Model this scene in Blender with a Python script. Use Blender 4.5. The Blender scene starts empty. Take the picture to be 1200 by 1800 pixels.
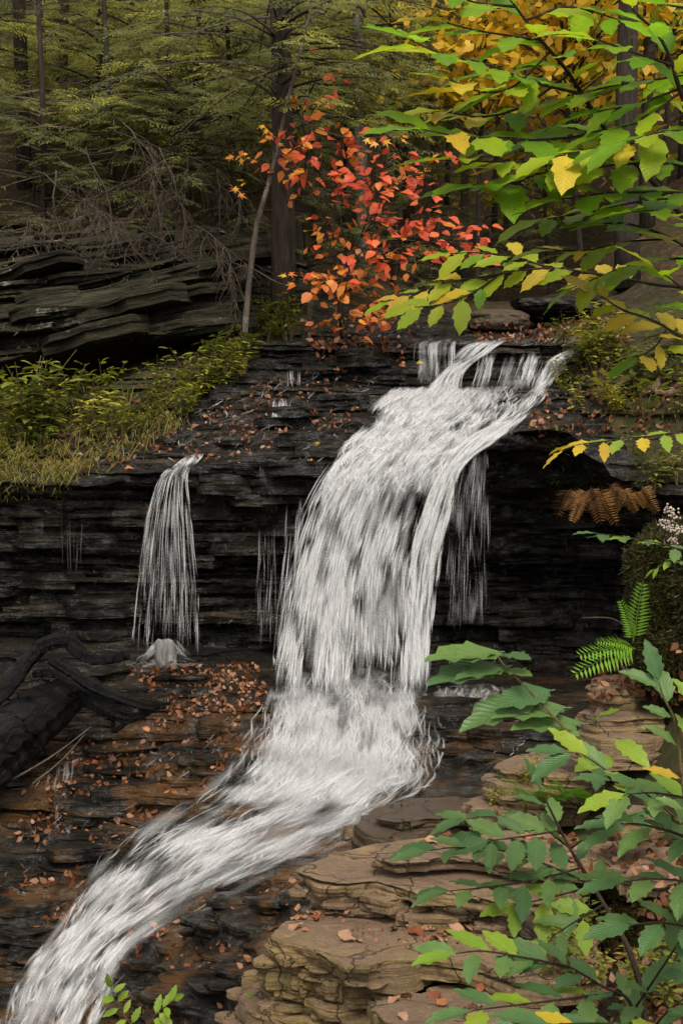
import bpy, math, random
import numpy as np
from mathutils import Vector, Matrix
from mathutils.bvhtree import BVHTree

# ------------------------------------------------------------------ camera, light, exposure
SC = bpy.context.scene
COL = SC.collection
F = 2473.0                       # focal length in photo pixels (1200 x 1800 frame)
cam = bpy.data.cameras.new('camera')
cam.sensor_fit = 'VERTICAL'
cam.sensor_height = 24.0
cam.lens = 24.0 * F / 1800.0
cam.clip_start = 0.05
cam.clip_end = 1500.0
camo = bpy.data.objects.new('camera', cam)
camo.rotation_euler = (math.radians(90), 0, 0)
COL.objects.link(camo)
SC.camera = camo

SUN_DIR = Vector((0.10, -0.62, 0.78)).normalized()      # towards the sun
SUN_EL = math.asin(SUN_DIR.z)
SUN_ROT = math.atan2(SUN_DIR.x, SUN_DIR.y)
world = bpy.data.worlds.new('World')
SC.world = world
world.use_nodes = True
wn = world.node_tree
wn.nodes.clear()
_o = wn.nodes.new('ShaderNodeOutputWorld')
_b = wn.nodes.new('ShaderNodeBackground')
_h = wn.nodes.new('ShaderNodeHueSaturation')
_s = wn.nodes.new('ShaderNodeTexSky')
_s.sky_type = 'NISHITA'
_s.sun_disc = False
_s.sun_elevation = SUN_EL
_s.sun_rotation = SUN_ROT
_s.air_density = 1.0
_s.dust_density = 3.0
_h.inputs['Saturation'].default_value = 0.03            # overcast: the blue of the clear sky taken out
wn.links.new(_s.outputs[0], _h.inputs['Color'])
wn.links.new(_h.outputs[0], _b.inputs['Color'])
_b.inputs['Strength'].default_value = 0.13
wn.links.new(_b.outputs[0], _o.inputs['Surface'])

sl = bpy.data.lights.new('sun', 'SUN')
sl.energy = 1.5
sl.angle = math.radians(24)
sl.color = (1.0, 0.91, 0.76)
so = bpy.data.objects.new('sun', sl)
so.rotation_euler = (-SUN_DIR).to_track_quat('-Z', 'Y').to_euler()
so.location = (0, -5, 30)
COL.objects.link(so)

SC.view_settings.view_transform = 'Standard'
SC.view_settings.look = 'None'
SC.view_settings.gamma = 1.0
SC.view_settings.exposure = 0.98
SC.view_settings.use_curve_mapping = False
SC.render.engine = 'CYCLES'
SC.cycles.use_denoising = True
SC.cycles.transparent_max_bounces = 24
SC.cycles.max_bounces = 7
SC.cycles.diffuse_bounces = 3
SC.cycles.caustics_reflective = False
SC.cycles.caustics_refractive = False

# ------------------------------------------------------------------ helpers
def P(px, py, Y):
    """point at depth Y seen at photo pixel px, py"""
    return Vector(((px - 600.0) * Y / F, Y, (900.0 - py) * Y / F))

def pix(v):
    return (600 + v[0] * F / v[1], 900 - v[2] * F / v[1])

def _hash(ix, iy, iz, seed):
    h = (ix.astype(np.int64) * 374761393 + iy.astype(np.int64) * 668265263 + iz.astype(np.int64) * 2147483647 + seed * 974711) & 0xFFFFFFFF
    h = ((h ^ (h >> 13)) * 1274126177) & 0xFFFFFFFF
    h = ((h ^ (h >> 16)) * 2246822519) & 0xFFFFFFFF
    h = h ^ (h >> 15)
    return (h & 0xFFFFFF) / float(0xFFFFFF)

def vnoise(x, y, z, seed=0):
    x, y, z = np.broadcast_arrays(np.asarray(x, float), np.asarray(y, float), np.asarray(z, float))
    ix, iy, iz = np.floor(x), np.floor(y), np.floor(z)
    fx, fy, fz = x - ix, y - iy, z - iz
    fx, fy, fz = [f * f * (3 - 2 * f) for f in (fx, fy, fz)]
    r = 0
    for dx in (0, 1):
        for dy in (0, 1):
            for dz in (0, 1):
                w = (fx if dx else 1 - fx) * (fy if dy else 1 - fy) * (fz if dz else 1 - fz)
                r = r + w * _hash(ix + dx, iy + dy, iz + dz, seed)
    return r * 2 - 1

def fbm(x, y, z, seed=0, octv=4):
    r, a, f = 0, 0.5, 1.0
    for i in range(octv):
        r = r + a * vnoise(x * f + 17.3 * i, y * f + 5.1 * i, z * f + 9.7 * i, seed + i)
        a *= 0.5; f *= 2.03
    return r

def mesh_np(name, V, Fc, mats, uv=None, smooth=True, midx=None):
    V = np.asarray(V, dtype=np.float32); Fc = np.asarray(Fc, dtype=np.int32)
    me = bpy.data.meshes.new(name)
    k = Fc.shape[1]
    me.vertices.add(len(V)); me.vertices.foreach_set('co', V.ravel())
    me.loops.add(Fc.size); me.loops.foreach_set('vertex_index', Fc.ravel())
    me.polygons.add(len(Fc))
    me.polygons.foreach_set('loop_start', np.arange(0, Fc.size, k, dtype=np.int32))
    if midx is not None:
        me.polygons.foreach_set('material_index', np.asarray(midx, dtype=np.int32))
    me.polygons.foreach_set('use_smooth', np.full(len(Fc), smooth))
    if uv is not None:
        ul = me.uv_layers.new(name='UVMap')
        ul.data.foreach_set('uv', np.asarray(uv, dtype=np.float32)[Fc.ravel()].ravel())
    for m in (mats if isinstance(mats, (list, tuple)) else [mats]):
        me.materials.append(m)
    me.update(calc_edges=True)
    me.validate()
    return me

def grid_faces(nr, nc, off=0):
    i = np.arange(nr - 1)[:, None] * nc + np.arange(nc - 1)[None, :]
    return (np.stack([i, i + 1, i + nc + 1, i + nc], -1).reshape(-1, 4) + off)

def link(name, me, parent=None, M=None):
    o = bpy.data.objects.new(name, me)
    COL.objects.link(o)
    if parent is not None:
        o.parent = parent
    if M is not None:
        o.matrix_basis = M
    return o

def tag(o, label=None, cat=None, group=None, kind=None):
    if label: o['label'] = label
    if cat: o['category'] = cat
    if group: o['group'] = group
    if kind: o['kind'] = kind
    return o

def empty(name, loc, label, cat, group=None):
    o = bpy.data.objects.new(name, None)
    o.empty_display_size = 0.1
    o.location = loc
    COL.objects.link(o)
    return tag(o, label, cat, group)

class MB:
    """collects pieces into one mesh (quads and tris, uv per vertex)"""
    def __init__(s):
        s.v, s.f, s.uv, s.mi, s.n = [], [], [], [], 0
    def add(s, V, Fc, uv=None, mi=0):
        V = np.asarray(V, float)
        s.v.append(V)
        s.uv.append(np.zeros((len(V), 2)) if uv is None else np.asarray(uv, float))
        for f in (Fc.tolist() if isinstance(Fc, np.ndarray) else Fc):
            s.f.append([i + s.n for i in f]); s.mi.append(mi)
        s.n += len(V)
    def tube(s, pts, rad, k=6, mi=0, cap=True):
        pts = [Vector(p) for p in pts]
        n = len(pts)
        ref = Vector((0.13, 0.31, 0.94))
        V, Fc = [], []
        for i, p in enumerate(pts):
            t = (pts[min(i + 1, n - 1)] - pts[max(i - 1, 0)])
            t = t.normalized() if t.length > 1e-9 else Vector((0, 0, 1))
            a = t.cross(ref)
            if a.length < 0.05: a = t.cross(Vector((1, 0, 0)))
            a.normalize(); b = t.cross(a)
            r = rad[i] if hasattr(rad, '__len__') else rad
            for j in range(k):
                th = 2 * math.pi * j / k
                V.append(p + (a * math.cos(th) + b * math.sin(th)) * r)
        for i in range(n - 1):
            for j in range(k):
                j2 = (j + 1) % k
                Fc.append((i * k + j, i * k + j2, (i + 1) * k + j2, (i + 1) * k + j))
        if cap and k > 3:
            Fc.append(tuple(range(k))[::-1]); Fc.append(tuple((n - 1) * k + j for j in range(k)))
        uv = [(j / k, i / max(1, n - 1)) for i in range(n) for j in range(k)]
        s.add([tuple(v) for v in V], Fc, uv, mi)
    def mesh(s, name, mats, smooth=True):
        me = bpy.data.meshes.new(name)
        V = np.concatenate(s.v) if s.v else np.zeros((0, 3))
        me.from_pydata(V.tolist(), [], s.f)
        uv = np.concatenate(s.uv)
        ul = me.uv_layers.new(name='UVMap')
        li = np.zeros(len(me.loops), dtype=np.int32)
        me.loops.foreach_get('vertex_index', li)
        ul.data.foreach_set('uv', uv[li].astype(np.float32).ravel())
        me.polygons.foreach_set('material_index', np.asarray(s.mi, dtype=np.int32))
        me.polygons.foreach_set('use_smooth', np.full(len(me.polygons), smooth))
        for m in (mats if isinstance(mats, (list, tuple)) else [mats]):
            me.materials.append(m)
        me.update()
        return me
    def build(s, name, mats, parent=None, smooth=True, M=None):
        return link(name, s.mesh(name, mats, smooth), parent, M)

def frame(origin, ydir, normal, scale=1.0):
    """matrix with local Y along ydir and local Z near normal"""
    y = Vector(ydir).normalized()
    z = Vector(normal) - y * Vector(normal).dot(y)
    if z.length < 1e-4:
        z = y.orthogonal()
    z.normalize()
    x = y.cross(z)
    sx = scale if hasattr(scale, '__len__') else (scale, scale, scale)
    M = Matrix(((x.x * sx[0], y.x * sx[1], z.x * sx[2], origin[0]),
                (x.y * sx[0], y.y * sx[1], z.y * sx[2], origin[1]),
                (x.z * sx[0], y.z * sx[1], z.z * sx[2], origin[2]),
                (0, 0, 0, 1)))
    return M

def resamp(pts, n):
    """smooth (Catmull-Rom) resampling of a polyline of tuples to n points"""
    p = np.array([tuple(q) for q in pts], float)
    if len(p) == 2:
        t = np.linspace(0, 1, n)[:, None]
        return p[0] * (1 - t) + p[1] * t
    out = []
    m = len(p) - 1
    for s in np.linspace(0, m, n):
        i = min(int(s), m - 1); t = s - i
        p0 = p[i - 1] if i > 0 else 2 * p[0] - p[1]
        p1, p2 = p[i], p[i + 1]
        p3 = p[i + 2] if i + 2 <= m else 2 * p[m] - p[m - 1]
        out.append(0.5 * (2 * p1 + (p2 - p0) * t + (2 * p0 - 5 * p1 + 4 * p2 - p3) * t * t + (3 * p1 - p0 - 3 * p2 + p3) * t ** 3))
    return np.array(out)

# ------------------------------------------------------------------ materials
class NT:
    def __init__(s, name):
        s.m = bpy.data.materials.new(name)
        s.m.use_nodes = True
        s.t = s.m.node_tree
        s.t.nodes.clear()
        s.out = s.t.nodes.new('ShaderNodeOutputMaterial')
    def n(s, typ, ins=None, **props):
        nd = s.t.nodes.new(typ)
        for k, v in props.items(): setattr(nd, k, v)
        for k, v in (ins or {}).items():
            if isinstance(v, bpy.types.NodeSocket): s.t.links.new(v, nd.inputs[k])
            else: nd.inputs[k].default_value = v
        return nd
    def pos(s):
        return s.n('ShaderNodeNewGeometry').outputs['Position']
    def obj(s):
        return s.n('ShaderNodeTexCoord').outputs['Object']
    def uv(s):
        return s.n('ShaderNodeTexCoord').outputs['UV']
    def rnd(s):
        return s.n('ShaderNodeObjectInfo').outputs['Random']
    def scale(s, vec, sc):
        return s.n('ShaderNodeVectorMath', {0: vec, 1: sc}, operation='MULTIPLY').outputs[0]
    def noise(s, vec, scale, detail=4, rough=0.55, dist=0.0):
        return s.n('ShaderNodeTexNoise', {'Vector': vec, 'Scale': scale, 'Detail': detail, 'Roughness': rough, 'Distortion': dist}).outputs['Fac']
    def ramp(s, fac, stops, interp='LINEAR'):
        nd = s.n('ShaderNodeValToRGB', {'Fac': fac})
        cr = nd.color_ramp; cr.interpolation = interp
        while len(cr.elements) < len(stops): cr.elements.new(0.5)
        for e, (p, c) in zip(cr.elements, stops):
            e.position = p
            e.color = (c[0], c[1], c[2], 1) if hasattr(c, '__len__') else (c, c, c, 1)
        return nd.outputs['Color']
    def mix(s, fac, a, b):
        nd = s.n('ShaderNodeMix', data_type='RGBA')
        for i, v in ((0, fac), (6, a), (7, b)):
            if isinstance(v, bpy.types.NodeSocket): s.t.links.new(v, nd.inputs[i])
            else: nd.inputs[i].default_value = v if i == 0 else (v[0], v[1], v[2], 1)
        return nd.outputs[2]
    def math(s, op, a, b=0.0):
        return s.n('ShaderNodeMath', {0: a, 1: b}, operation=op).outputs[0]
    def bump(s, h, strength=0.5, dist=0.02):
        return s.n('ShaderNodeBump', {'Height': h, 'Strength': strength, 'Distance': dist}).outputs[0]
    def pbr(s, **k):
        nd = s.n('ShaderNodeBsdfPrincipled')
        for a, v in k.items():
            key = a.replace('_', ' ')
            if isinstance(v, bpy.types.NodeSocket): s.t.links.new(v, nd.inputs[key])
            else: nd.inputs[key].default_value = (v[0], v[1], v[2], 1) if (hasattr(v, '__len__') and len(v) == 3) else v
        return nd.outputs[0]
    def done(s, sh):
        s.t.links.new(sh, s.out.inputs['Surface'])
        return s.m

def mat_wet_rock():
    m = NT('wet_rock'); p = m.pos()
    strat = m.noise(m.scale(p, (0.7, 0.7, 9.0)), 2.2, 6, 0.6)
    big = m.noise(p, 1.1, 4)
    fine = m.noise(p, 14.0, 8, 0.65)
    c = m.ramp(strat, [(0.3, (0.0030, 0.0025, 0.0019)), (0.50, (0.0085, 0.0068, 0.0048)), (0.60, (0.026, 0.020, 0.0125)), (0.74, (0.075, 0.058, 0.037))])
    # iron-stained bed rock in the lower stream
    sep = m.n('ShaderNodeSeparateXYZ', {0: p})
    low = m.n('ShaderNodeMapRange', {0: sep.outputs[2], 1: -1.2, 2: -1.75, 3: 0.0, 4: 1.0}).outputs[0]
    patch = m.ramp(m.noise(p, 2.1, 6, 0.62), [(0.47, 0), (0.60, 1)])
    c = m.mix(m.math('MULTIPLY', m.math('MULTIPLY', low, patch), 0.8), c, (0.125, 0.060, 0.019))
    moss = m.ramp(m.noise(p, 1.7, 5, 0.7), [(0.56, 0), (0.72, 1)])
    c = m.mix(m.math('MULTIPLY', moss, 0.5), c, (0.022, 0.021, 0.006))
    c = m.mix(m.math('MULTIPLY', fine, 0.5), c, (0.012, 0.011, 0.010))
    wetn = m.noise(m.scale(p, (1, 1, 2.2)), 6.0, 7, 0.72)
    rg = m.ramp(wetn, [(0.42, 0.12), (0.50, 0.40), (0.58, 0.9)])
    sg = m.ramp(wetn, [(0.42, 0.75), (0.50, 0.25), (0.56, 0.06)])
    h = m.math('ADD', m.math('MULTIPLY', strat, 1.0), m.math('MULTIPLY', fine, 0.45))
    return m.done(m.pbr(Base_Color=c, Roughness=rg, Specular_IOR_Level=sg, Normal=m.bump(h, 1.0, 0.09)))

def mat_cliff():
    m = NT('mossy_cliff_rock'); p = m.pos()
    q = m.n('ShaderNodeVectorRotate', {'Vector': p, 'Axis': (0, 1, 0), 'Angle': math.radians(10)}, rotation_type='AXIS_ANGLE').outputs[0]
    strat = m.noise(m.scale(q, (0.8, 0.8, 8.0)), 2.0, 7, 0.62)
    fine = m.noise(p, 11.0, 8, 0.65)
    c = m.ramp(strat, [(0.3, (0.007, 0.006, 0.004)), (0.50, (0.024, 0.020, 0.012)), (0.66, (0.060, 0.050, 0.032)), (0.8, (0.11, 0.098, 0.070))])
    moss = m.ramp(m.noise(p, 1.5, 6, 0.7), [(0.45, 0), (0.65, 1)])
    c = m.mix(m.math('MULTIPLY', moss, 0.6), c, (0.024, 0.024, 0.007))
    lich = m.ramp(m.noise(p, 2.6, 8, 0.72), [(0.60, 0), (0.66, 1)])
    c = m.mix(m.math('MULTIPLY', lich, 0.7), c, (0.22, 0.215, 0.19))
    h = m.math('ADD', strat, m.math('MULTIPLY', fine, 0.5))
    return m.done(m.pbr(Base_Color=c, Roughness=0.8, Specular_IOR_Level=0.15, Normal=m.bump(h, 1.0, 0.10)))

def mat_dry_rock(name='tan_sandstone', wet=0.0):
    m = NT(name); p = m.pos()
    strat = m.noise(m.scale(p, (0.8, 0.8, 20.0)), 2.4, 8, 0.72)
    big = m.noise(p, 2.4, 5, 0.6)
    fine = m.noise(p, 38.0, 8, 0.7)
    c = m.ramp(strat, [(0.30, (0.060, 0.040, 0.017)), (0.44, (0.21, 0.138, 0.050)), (0.56, (0.36, 0.240, 0.085)), (0.75, (0.50, 0.345, 0.135))])
    c = m.mix(m.ramp(big, [(0.40, 0), (0.62, 1)]), c, (0.22, 0.142, 0.085))
    nz = m.n('ShaderNodeSeparateXYZ', {0: m.n('ShaderNodeNewGeometry').outputs['True Normal']}).outputs[2]
    top = m.ramp(nz, [(0.75, 0), (0.93, 1)])           # the bedding planes weather to a purplish brown
    c = m.mix(m.math('MULTIPLY', top, m.ramp(big, [(0.35, 0.25), (0.6, 0.95)])), c, (0.215, 0.135, 0.088))
    alg = m.ramp(m.noise(p, 4.6, 6, 0.7), [(0.48, 0), (0.68, 1)])
    side = m.math('SUBTRACT', 1.0, top)
    c = m.mix(m.math('MULTIPLY', m.math('MULTIPLY', alg, side), 0.7), c, (0.125, 0.105, 0.026))
    stain = m.ramp(m.noise(p, 7.0, 6, 0.7), [(0.52, 0), (0.66, 1)])
    c = m.mix(m.math('MULTIPLY', stain, 0.4), c, (0.055, 0.043, 0.032))
    c = m.mix(m.math('MULTIPLY', fine, 0.45), c, (0.12, 0.085, 0.05))
    ck = m.n('ShaderNodeTexVoronoi', {'Vector': m.n('ShaderNodeVectorMath', {0: p, 1: m.scale(m.n('ShaderNodeTexNoise', {'Vector': p, 'Scale': 5.0, 'Detail': 5.0}).outputs['Color'], (.35, .35, .1))}, operation='ADD').outputs[0], 'Scale': 2.6}, feature='DISTANCE_TO_EDGE').outputs['Distance']
    crack = m.ramp(ck, [(0.0, 1), (0.016, 0)])
    grit = m.ramp(m.noise(p, 90.0, 4, 0.7), [(0.40, 1), (0.56, 0)])
    c = m.mix(m.math('MULTIPLY', crack, 0.55), c, (0.025, 0.018, 0.012))
    c = m.mix(m.math('MULTIPLY', grit, 0.4), c, (0.06, 0.042, 0.028))
    lit2 = m.ramp(m.noise(p, 12.0, 6, 0.75), [(0.56, 0), (0.68, 1)])
    c = m.mix(m.math('MULTIPLY', lit2, 0.5), c, (0.34, 0.235, 0.15))
    if wet:
        c = m.mix(wet, c, (0.03, 0.024, 0.017))
    h = m.math('SUBTRACT', m.math('ADD', m.math('MULTIPLY', strat, 0.7), m.math('MULTIPLY', fine, 0.6)), m.math('MULTIPLY', crack, 0.6))
    return m.done(m.pbr(Base_Color=c, Roughness=m.ramp(big, [(0.4, 0.8), (0.6, 0.45)]) if not wet else 0.34, Specular_IOR_Level=0.3, Normal=m.bump(h, 0.95, 0.03)))

def mat_soil(name, cols, sc=9.0):
    m = NT(name); p = m.pos()
    a = m.noise(p, sc, 8, 0.7)
    vor = m.noise(p, 9.0, 7, 0.75, 0.3)
    b = m.noise(p, 0.9, 5, 0.6)
    c = m.ramp(a, [(0.3, cols[0]), (0.5, cols[1]), (0.7, cols[2])])
    c = m.mix(m.ramp(b, [(0.45, 0), (0.6, 0.7)]), c, cols[3])
    sp = vor
    c = m.mix(m.ramp(sp, [(0.56, 0), (0.68, 0.75)]), c, cols[4])
    return m.done(m.pbr(Base_Color=c, Roughness=0.9, Specular_IOR_Level=0.15, Normal=m.bump(a, 1.0, 0.05)))

def mat_leaf(name, cols, veins=0.0, spots=0.0, transl=0.35, rough=0.45, spec=0.35):
    """cols: colours the object's own random number picks between"""
    m = NT(name)
    r = m.rnd()
    k = len(cols)
    c = m.ramp(r, [((i + 0.5) / k, cc) for i, cc in enumerate(cols)])
    p = m.pos()
    v = m.noise(p, 30.0 if veins else 6.0, 4)
    c = m.mix(m.ramp(v, [(0.35, 0.0), (0.75, 0.4)]), c, tuple(x * 0.6 for x in cols[0]))
    nrm = None
    if veins:
        sx = m.n('ShaderNodeSeparateXYZ', {0: m.uv()})
        u = m.math('ABSOLUTE', m.math('SUBTRACT', sx.outputs[0], 0.5))
        ph = m.math('SUBTRACT', m.math('MULTIPLY', sx.outputs[1], 11.0), m.math('MULTIPLY', u, 7.0))
        fr = m.math('ABSOLUTE', m.math('SUBTRACT', m.math('FRACT', ph), 0.5))
        line = m.ramp(fr, [(0.0, 1), (0.16, 0)])
        mid = m.ramp(u, [(0.0, 1), (0.035, 0)])
        ln = m.math('MAXIMUM', line, mid)
        c = m.mix(m.math('MULTIPLY', ln, veins), c, tuple(min(1, x * 1.7 + 0.02) for x in cols[0]))
        nrm = m.bump(m.math('SUBTRACT', 1.0, m.math('ABSOLUTE', fr)), 0.35, 0.004)
    if spots:
        s = m.ramp(m.noise(m.obj(), 7.0, 5, 0.7, 0.4), [(0.60, 0), (0.66, 1)])
        off = m.math('GREATER_THAN', m.math('FRACT', m.math('MULTIPLY', r, 7.31)), 1 - spots)
        c = m.mix(m.math('MULTIPLY', s, off), c, (0.16, 0.07, 0.015))
    kw = dict(Base_Color=c, Roughness=rough, Specular_IOR_Level=spec)
    if nrm is not None: kw['Normal'] = nrm
    a = m.pbr(**kw)
    if transl:
        t = m.n('ShaderNodeBsdfTranslucent', {'Color': c}).outputs[0]
        a = m.n('ShaderNodeMixShader', {0: transl, 1: a, 2: t}).outputs[0]
    return m.done(a)

def mat_bark(name, dark, mid, pale, pale_at=0.62):
    m = NT(name); p = m.pos()
    a = m.noise(m.scale(p, (6.0, 6.0, 1.0)), 4.0, 7, 0.65)
    b = m.noise(p, 3.0, 6, 0.7)
    c = m.ramp(a, [(0.3, dark), (0.65, mid)])
    c = m.mix(m.ramp(b, [(pale_at, 0), (pale_at + 0.06, 1)]), c, pale)
    return m.done(m.pbr(Base_Color=c, Roughness=0.85, Specular_IOR_Level=0.2, Normal=m.bump(a, 1.0, 0.06)))

def mat_water_strand(name, alpha, col=(0.66, 0.655, 0.65)):
    """a soft streak of white water: UV runs across and along each streak (whole part = which streak)"""
    m = NT(name)
    sp = m.n('ShaderNodeSeparateXYZ', {0: m.uv()})
    u = m.math('SUBTRACT', m.math('MULTIPLY', m.math('FRACT', sp.outputs[0]), 2.0), 1.0)
    v = m.math('SUBTRACT', m.math('MULTIPLY', m.math('FRACT', sp.outputs[1]), 2.0), 1.0)
    fu = m.math('MAXIMUM', m.math('SUBTRACT', 1.0, m.math('MULTIPLY', u, u)), 0.0)
    fv = m.math('MAXIMUM', m.math('SUBTRACT', 1.0, m.math('MULTIPLY', v, v)), 0.0)
    st = m.noise(m.scale(m.uv(), (4.0, 1.3, 1)), 1.0, 4, 0.65)
    ns = m.n('ShaderNodeMapRange', {0: st, 1: 0.32, 2: 0.62, 3: 0.40, 4: 1.0}).outputs[0]
    al = m.math('MULTIPLY', m.math('MULTIPLY', m.math('POWER', fu, 1.6), m.math('POWER', fv, 1.4)), m.math('MULTIPLY', ns, alpha))
    d = m.n('ShaderNodeBsdfPrincipled', {'Base Color': (*col, 1), 'Roughness': 0.45, 'Specular IOR Level': 0.4}).outputs[0]
    t = m.n('ShaderNodeBsdfTranslucent', {'Color': (*col, 1)}).outputs[0]
    w = m.n('ShaderNodeMixShader', {0: 0.35, 1: d, 2: t}).outputs[0]
    tr = m.n('ShaderNodeBsdfTransparent').outputs[0]
    return m.done(m.n('ShaderNodeMixShader', {0: al, 1: tr, 2: w}).outputs[0])

def mat_water_sheet(name, thr=0.5, soft=0.2, amax=0.9, us=22.0, vs=1.2):
    """foam streaked along the flow; UV = (metres across, metres along); attribute 'dens' = amount of water"""
    m = NT(name)
    uv = m.uv()
    s1 = m.noise(m.scale(uv, (us, vs, 1)), 1.0, 5, 0.6, 0.3)
    s2 = m.noise(m.scale(uv, (us * 0.33, vs * 1.6, 1)), 1.0, 3, 0.5, 0.6)
    st = m.math('ADD', m.math('MULTIPLY', s1, 0.6), m.math('MULTIPLY', s2, 0.4))
    den = m.n('ShaderNodeAttribute', attribute_name='dens').outputs['Fac']
    x = m.math('ADD', st, m.math('MULTIPLY', m.math('SUBTRACT', den, 0.5), 0.75))
    a = m.n('ShaderNodeMapRange', {0: x, 1: thr - soft, 2: thr + soft, 3: 0.0, 4: amax}, interpolation_type='SMOOTHSTEP').outputs[0]
    a = m.math('MULTIPLY', a, m.n('ShaderNodeMapRange', {0: den, 1: 0.02, 2: 0.25, 3: 0.0, 4: 1.0}).outputs[0])
    d = m.n('ShaderNodeBsdfPrincipled', {'Base Color': (0.66, 0.655, 0.65, 1), 'Roughness': 0.4, 'Normal': m.bump(st, 0.5, 0.03)}).outputs[0]
    t = m.n('ShaderNodeBsdfTranslucent', {'Color': (0.66, 0.655, 0.65, 1)}).outputs[0]
    w = m.n('ShaderNodeMixShader', {0: 0.3, 1: d, 2: t}).outputs[0]
    tr = m.n('ShaderNodeBsdfTransparent').outputs[0]
    return m.done(m.n('ShaderNodeMixShader', {0: a, 1: tr, 2: w}).outputs[0])

M = {}
M['wet'] = mat_wet_rock()
M['cliff'] = mat_cliff()
M['dry'] = mat_dry_rock()
M['damp'] = mat_dry_rock('damp_brown_sandstone', 0.72)
M['litter'] = mat_soil('forest_litter', [(0.014, 0.010, 0.006), (0.045, 0.029, 0.015), (0.105, 0.060, 0.026), (0.035, 0.031, 0.013), (0.15, 0.072, 0.026)])
M['soil'] = mat_soil('dark_bank_soil', [(0.012, 0.010, 0.006), (0.032, 0.025, 0.013), (0.075, 0.052, 0.025), (0.040, 0.044, 0.012), (0.10, 0.052, 0.02)])
M['moss'] = mat_soil('moss', [(0.007, 0.007, 0.003), (0.020, 0.020, 0.006), (0.045, 0.042, 0.012), (0.030, 0.022, 0.010), (0.022, 0.014, 0.008)], 22.0)
M['beech'] = mat_leaf('beech_leaf_green', [(0.150, 0.300, 0.014), (0.210, 0.375, 0.016), (0.280, 0.420, 0.018)], 0.28, 0.3, 0.62)
M['beech_lime'] = mat_leaf('beech_leaf_lime', [(0.33, 0.42, 0.014), (0.42, 0.43, 0.016), (0.30, 0.42, 0.014)], 0.22, 0.4, 0.56)
M['beech_gold'] = mat_leaf('beech_leaf_gold', [(0.52, 0.38, 0.022), (0.58, 0.42, 0.03), (0.46, 0.30, 0.02)], 0.18, 0.45, 0.42)
M['sap'] = mat_leaf('sapling_leaf_green', [(0.065, 0.138, 0.042), (0.095, 0.175, 0.048), (0.130, 0.215, 0.048)], 0.32, 0.2, 0.36, 0.4)
M['sap_lime'] = mat_leaf('sapling_leaf_lime', [(0.16, 0.26, 0.02), (0.24, 0.30, 0.022)], 0.25, 0.3, 0.32, 0.4)
M['red'] = mat_leaf('red_leaf', [(0.56, 0.075, 0.024), (0.62, 0.130, 0.028), (0.64, 0.105, 0.042), (0.42, 0.05, 0.022)], 0.15, 0.1, 0.36)
M['orange'] = mat_leaf('orange_leaf', [(0.54, 0.17, 0.022), (0.60, 0.25, 0.025), (0.56, 0.14, 0.022), (0.40, 0.11, 0.02)], 0.15, 0.2, 0.36)
M['maple'] = mat_leaf('amber_leaf', [(0.58, 0.27, 0.022), (0.62, 0.36, 0.03)], 0.0, 0.2, 0.36)
M['fallen'] = mat_leaf('fallen_leaf', [(0.16, 0.045, 0.016), (0.36, 0.13, 0.03), (0.09, 0.035, 0.016), (0.40, 0.17, 0.06), (0.20, 0.035, 0.016), (0.07, 0.03, 0.015)], 0.0, 0.0, 0.1, 0.4)
M['fallen_pale'] = mat_leaf('dry_fallen_leaf', [(0.36, 0.19, 0.10), (0.20, 0.085, 0.04), (0.42, 0.26, 0.16), (0.24, 0.085, 0.04)], 0.1, 0.2, 0.1, 0.6)
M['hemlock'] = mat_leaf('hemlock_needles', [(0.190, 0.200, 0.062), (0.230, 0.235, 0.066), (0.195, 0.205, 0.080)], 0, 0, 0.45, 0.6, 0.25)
M['hemlock_dark'] = mat_leaf('hemlock_needles_dark', [(0.110, 0.115, 0.046), (0.135, 0.135, 0.048)], 0, 0, 0.4, 0.6, 0.25)  # darker copy of the needles, shade put into the colour
M['hemlock_lit'] = mat_leaf('hemlock_needles_painted_lit', [(0.350, 0.345, 0.070), (0.390, 0.370, 0.072)], 0, 0, 0.5, 0.6, 0.25)  # brighter copy of the needles, light on the boughs put into the colour
M['yellow'] = mat_leaf('yellow_tree_leaves', [(0.74, 0.46, 0.025), (0.80, 0.56, 0.03), (0.70, 0.36, 0.02)], 0, 0, 0.5)
M['olive'] = mat_leaf('olive_tree_leaves', [(0.36, 0.36, 0.025), (0.48, 0.40, 0.03)], 0, 0, 0.45)
M['weed'] = mat_leaf('weed_leaves', [(0.100, 0.130, 0.018), (0.145, 0.170, 0.020), (0.20, 0.20, 0.026)], 0, 0, 0.35)
M['weed_lime'] = mat_leaf('lime_weed_leaves', [(0.27, 0.28, 0.026), (0.33, 0.30, 0.03)], 0, 0, 0.35)
M['grass'] = mat_leaf('grass_blades', [(0.16, 0.16, 0.032), (0.24, 0.20, 0.05)], 0, 0, 0.3)
M['fern'] = mat_leaf('fern_green', [(0.15, 0.30, 0.03), (0.20, 0.34, 0.03)], 0, 0, 0.35)
M['fern_brown'] = mat_leaf('fern_brown', [(0.20, 0.090, 0.026), (0.30, 0.150, 0.035), (0.13, 0.060, 0.02)], 0, 0, 0.3)
M['bark'] = mat_bark('hemlock_bark', (0.014, 0.010, 0.006), (0.060, 0.044, 0.028), (0.10, 0.095, 0.058))
M['bark_grey'] = mat_bark('lichened_bark', (0.045, 0.035, 0.026), (0.13, 0.105, 0.080), (0.20, 0.19, 0.14), 0.55)
M['bark_dark'] = mat_bark('dark_bark', (0.012, 0.009, 0.007), (0.045, 0.032, 0.022), (0.07, 0.05, 0.035))
M['twig'] = mat_bark('twig_bark', (0.020, 0.013, 0.009), (0.055, 0.036, 0.022), (0.07, 0.05, 0.03))
M['stem'] = mat_bark('young_stem', (0.10, 0.075, 0.03), (0.17, 0.12, 0.05), (0.2, 0.15, 0.07))
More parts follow.
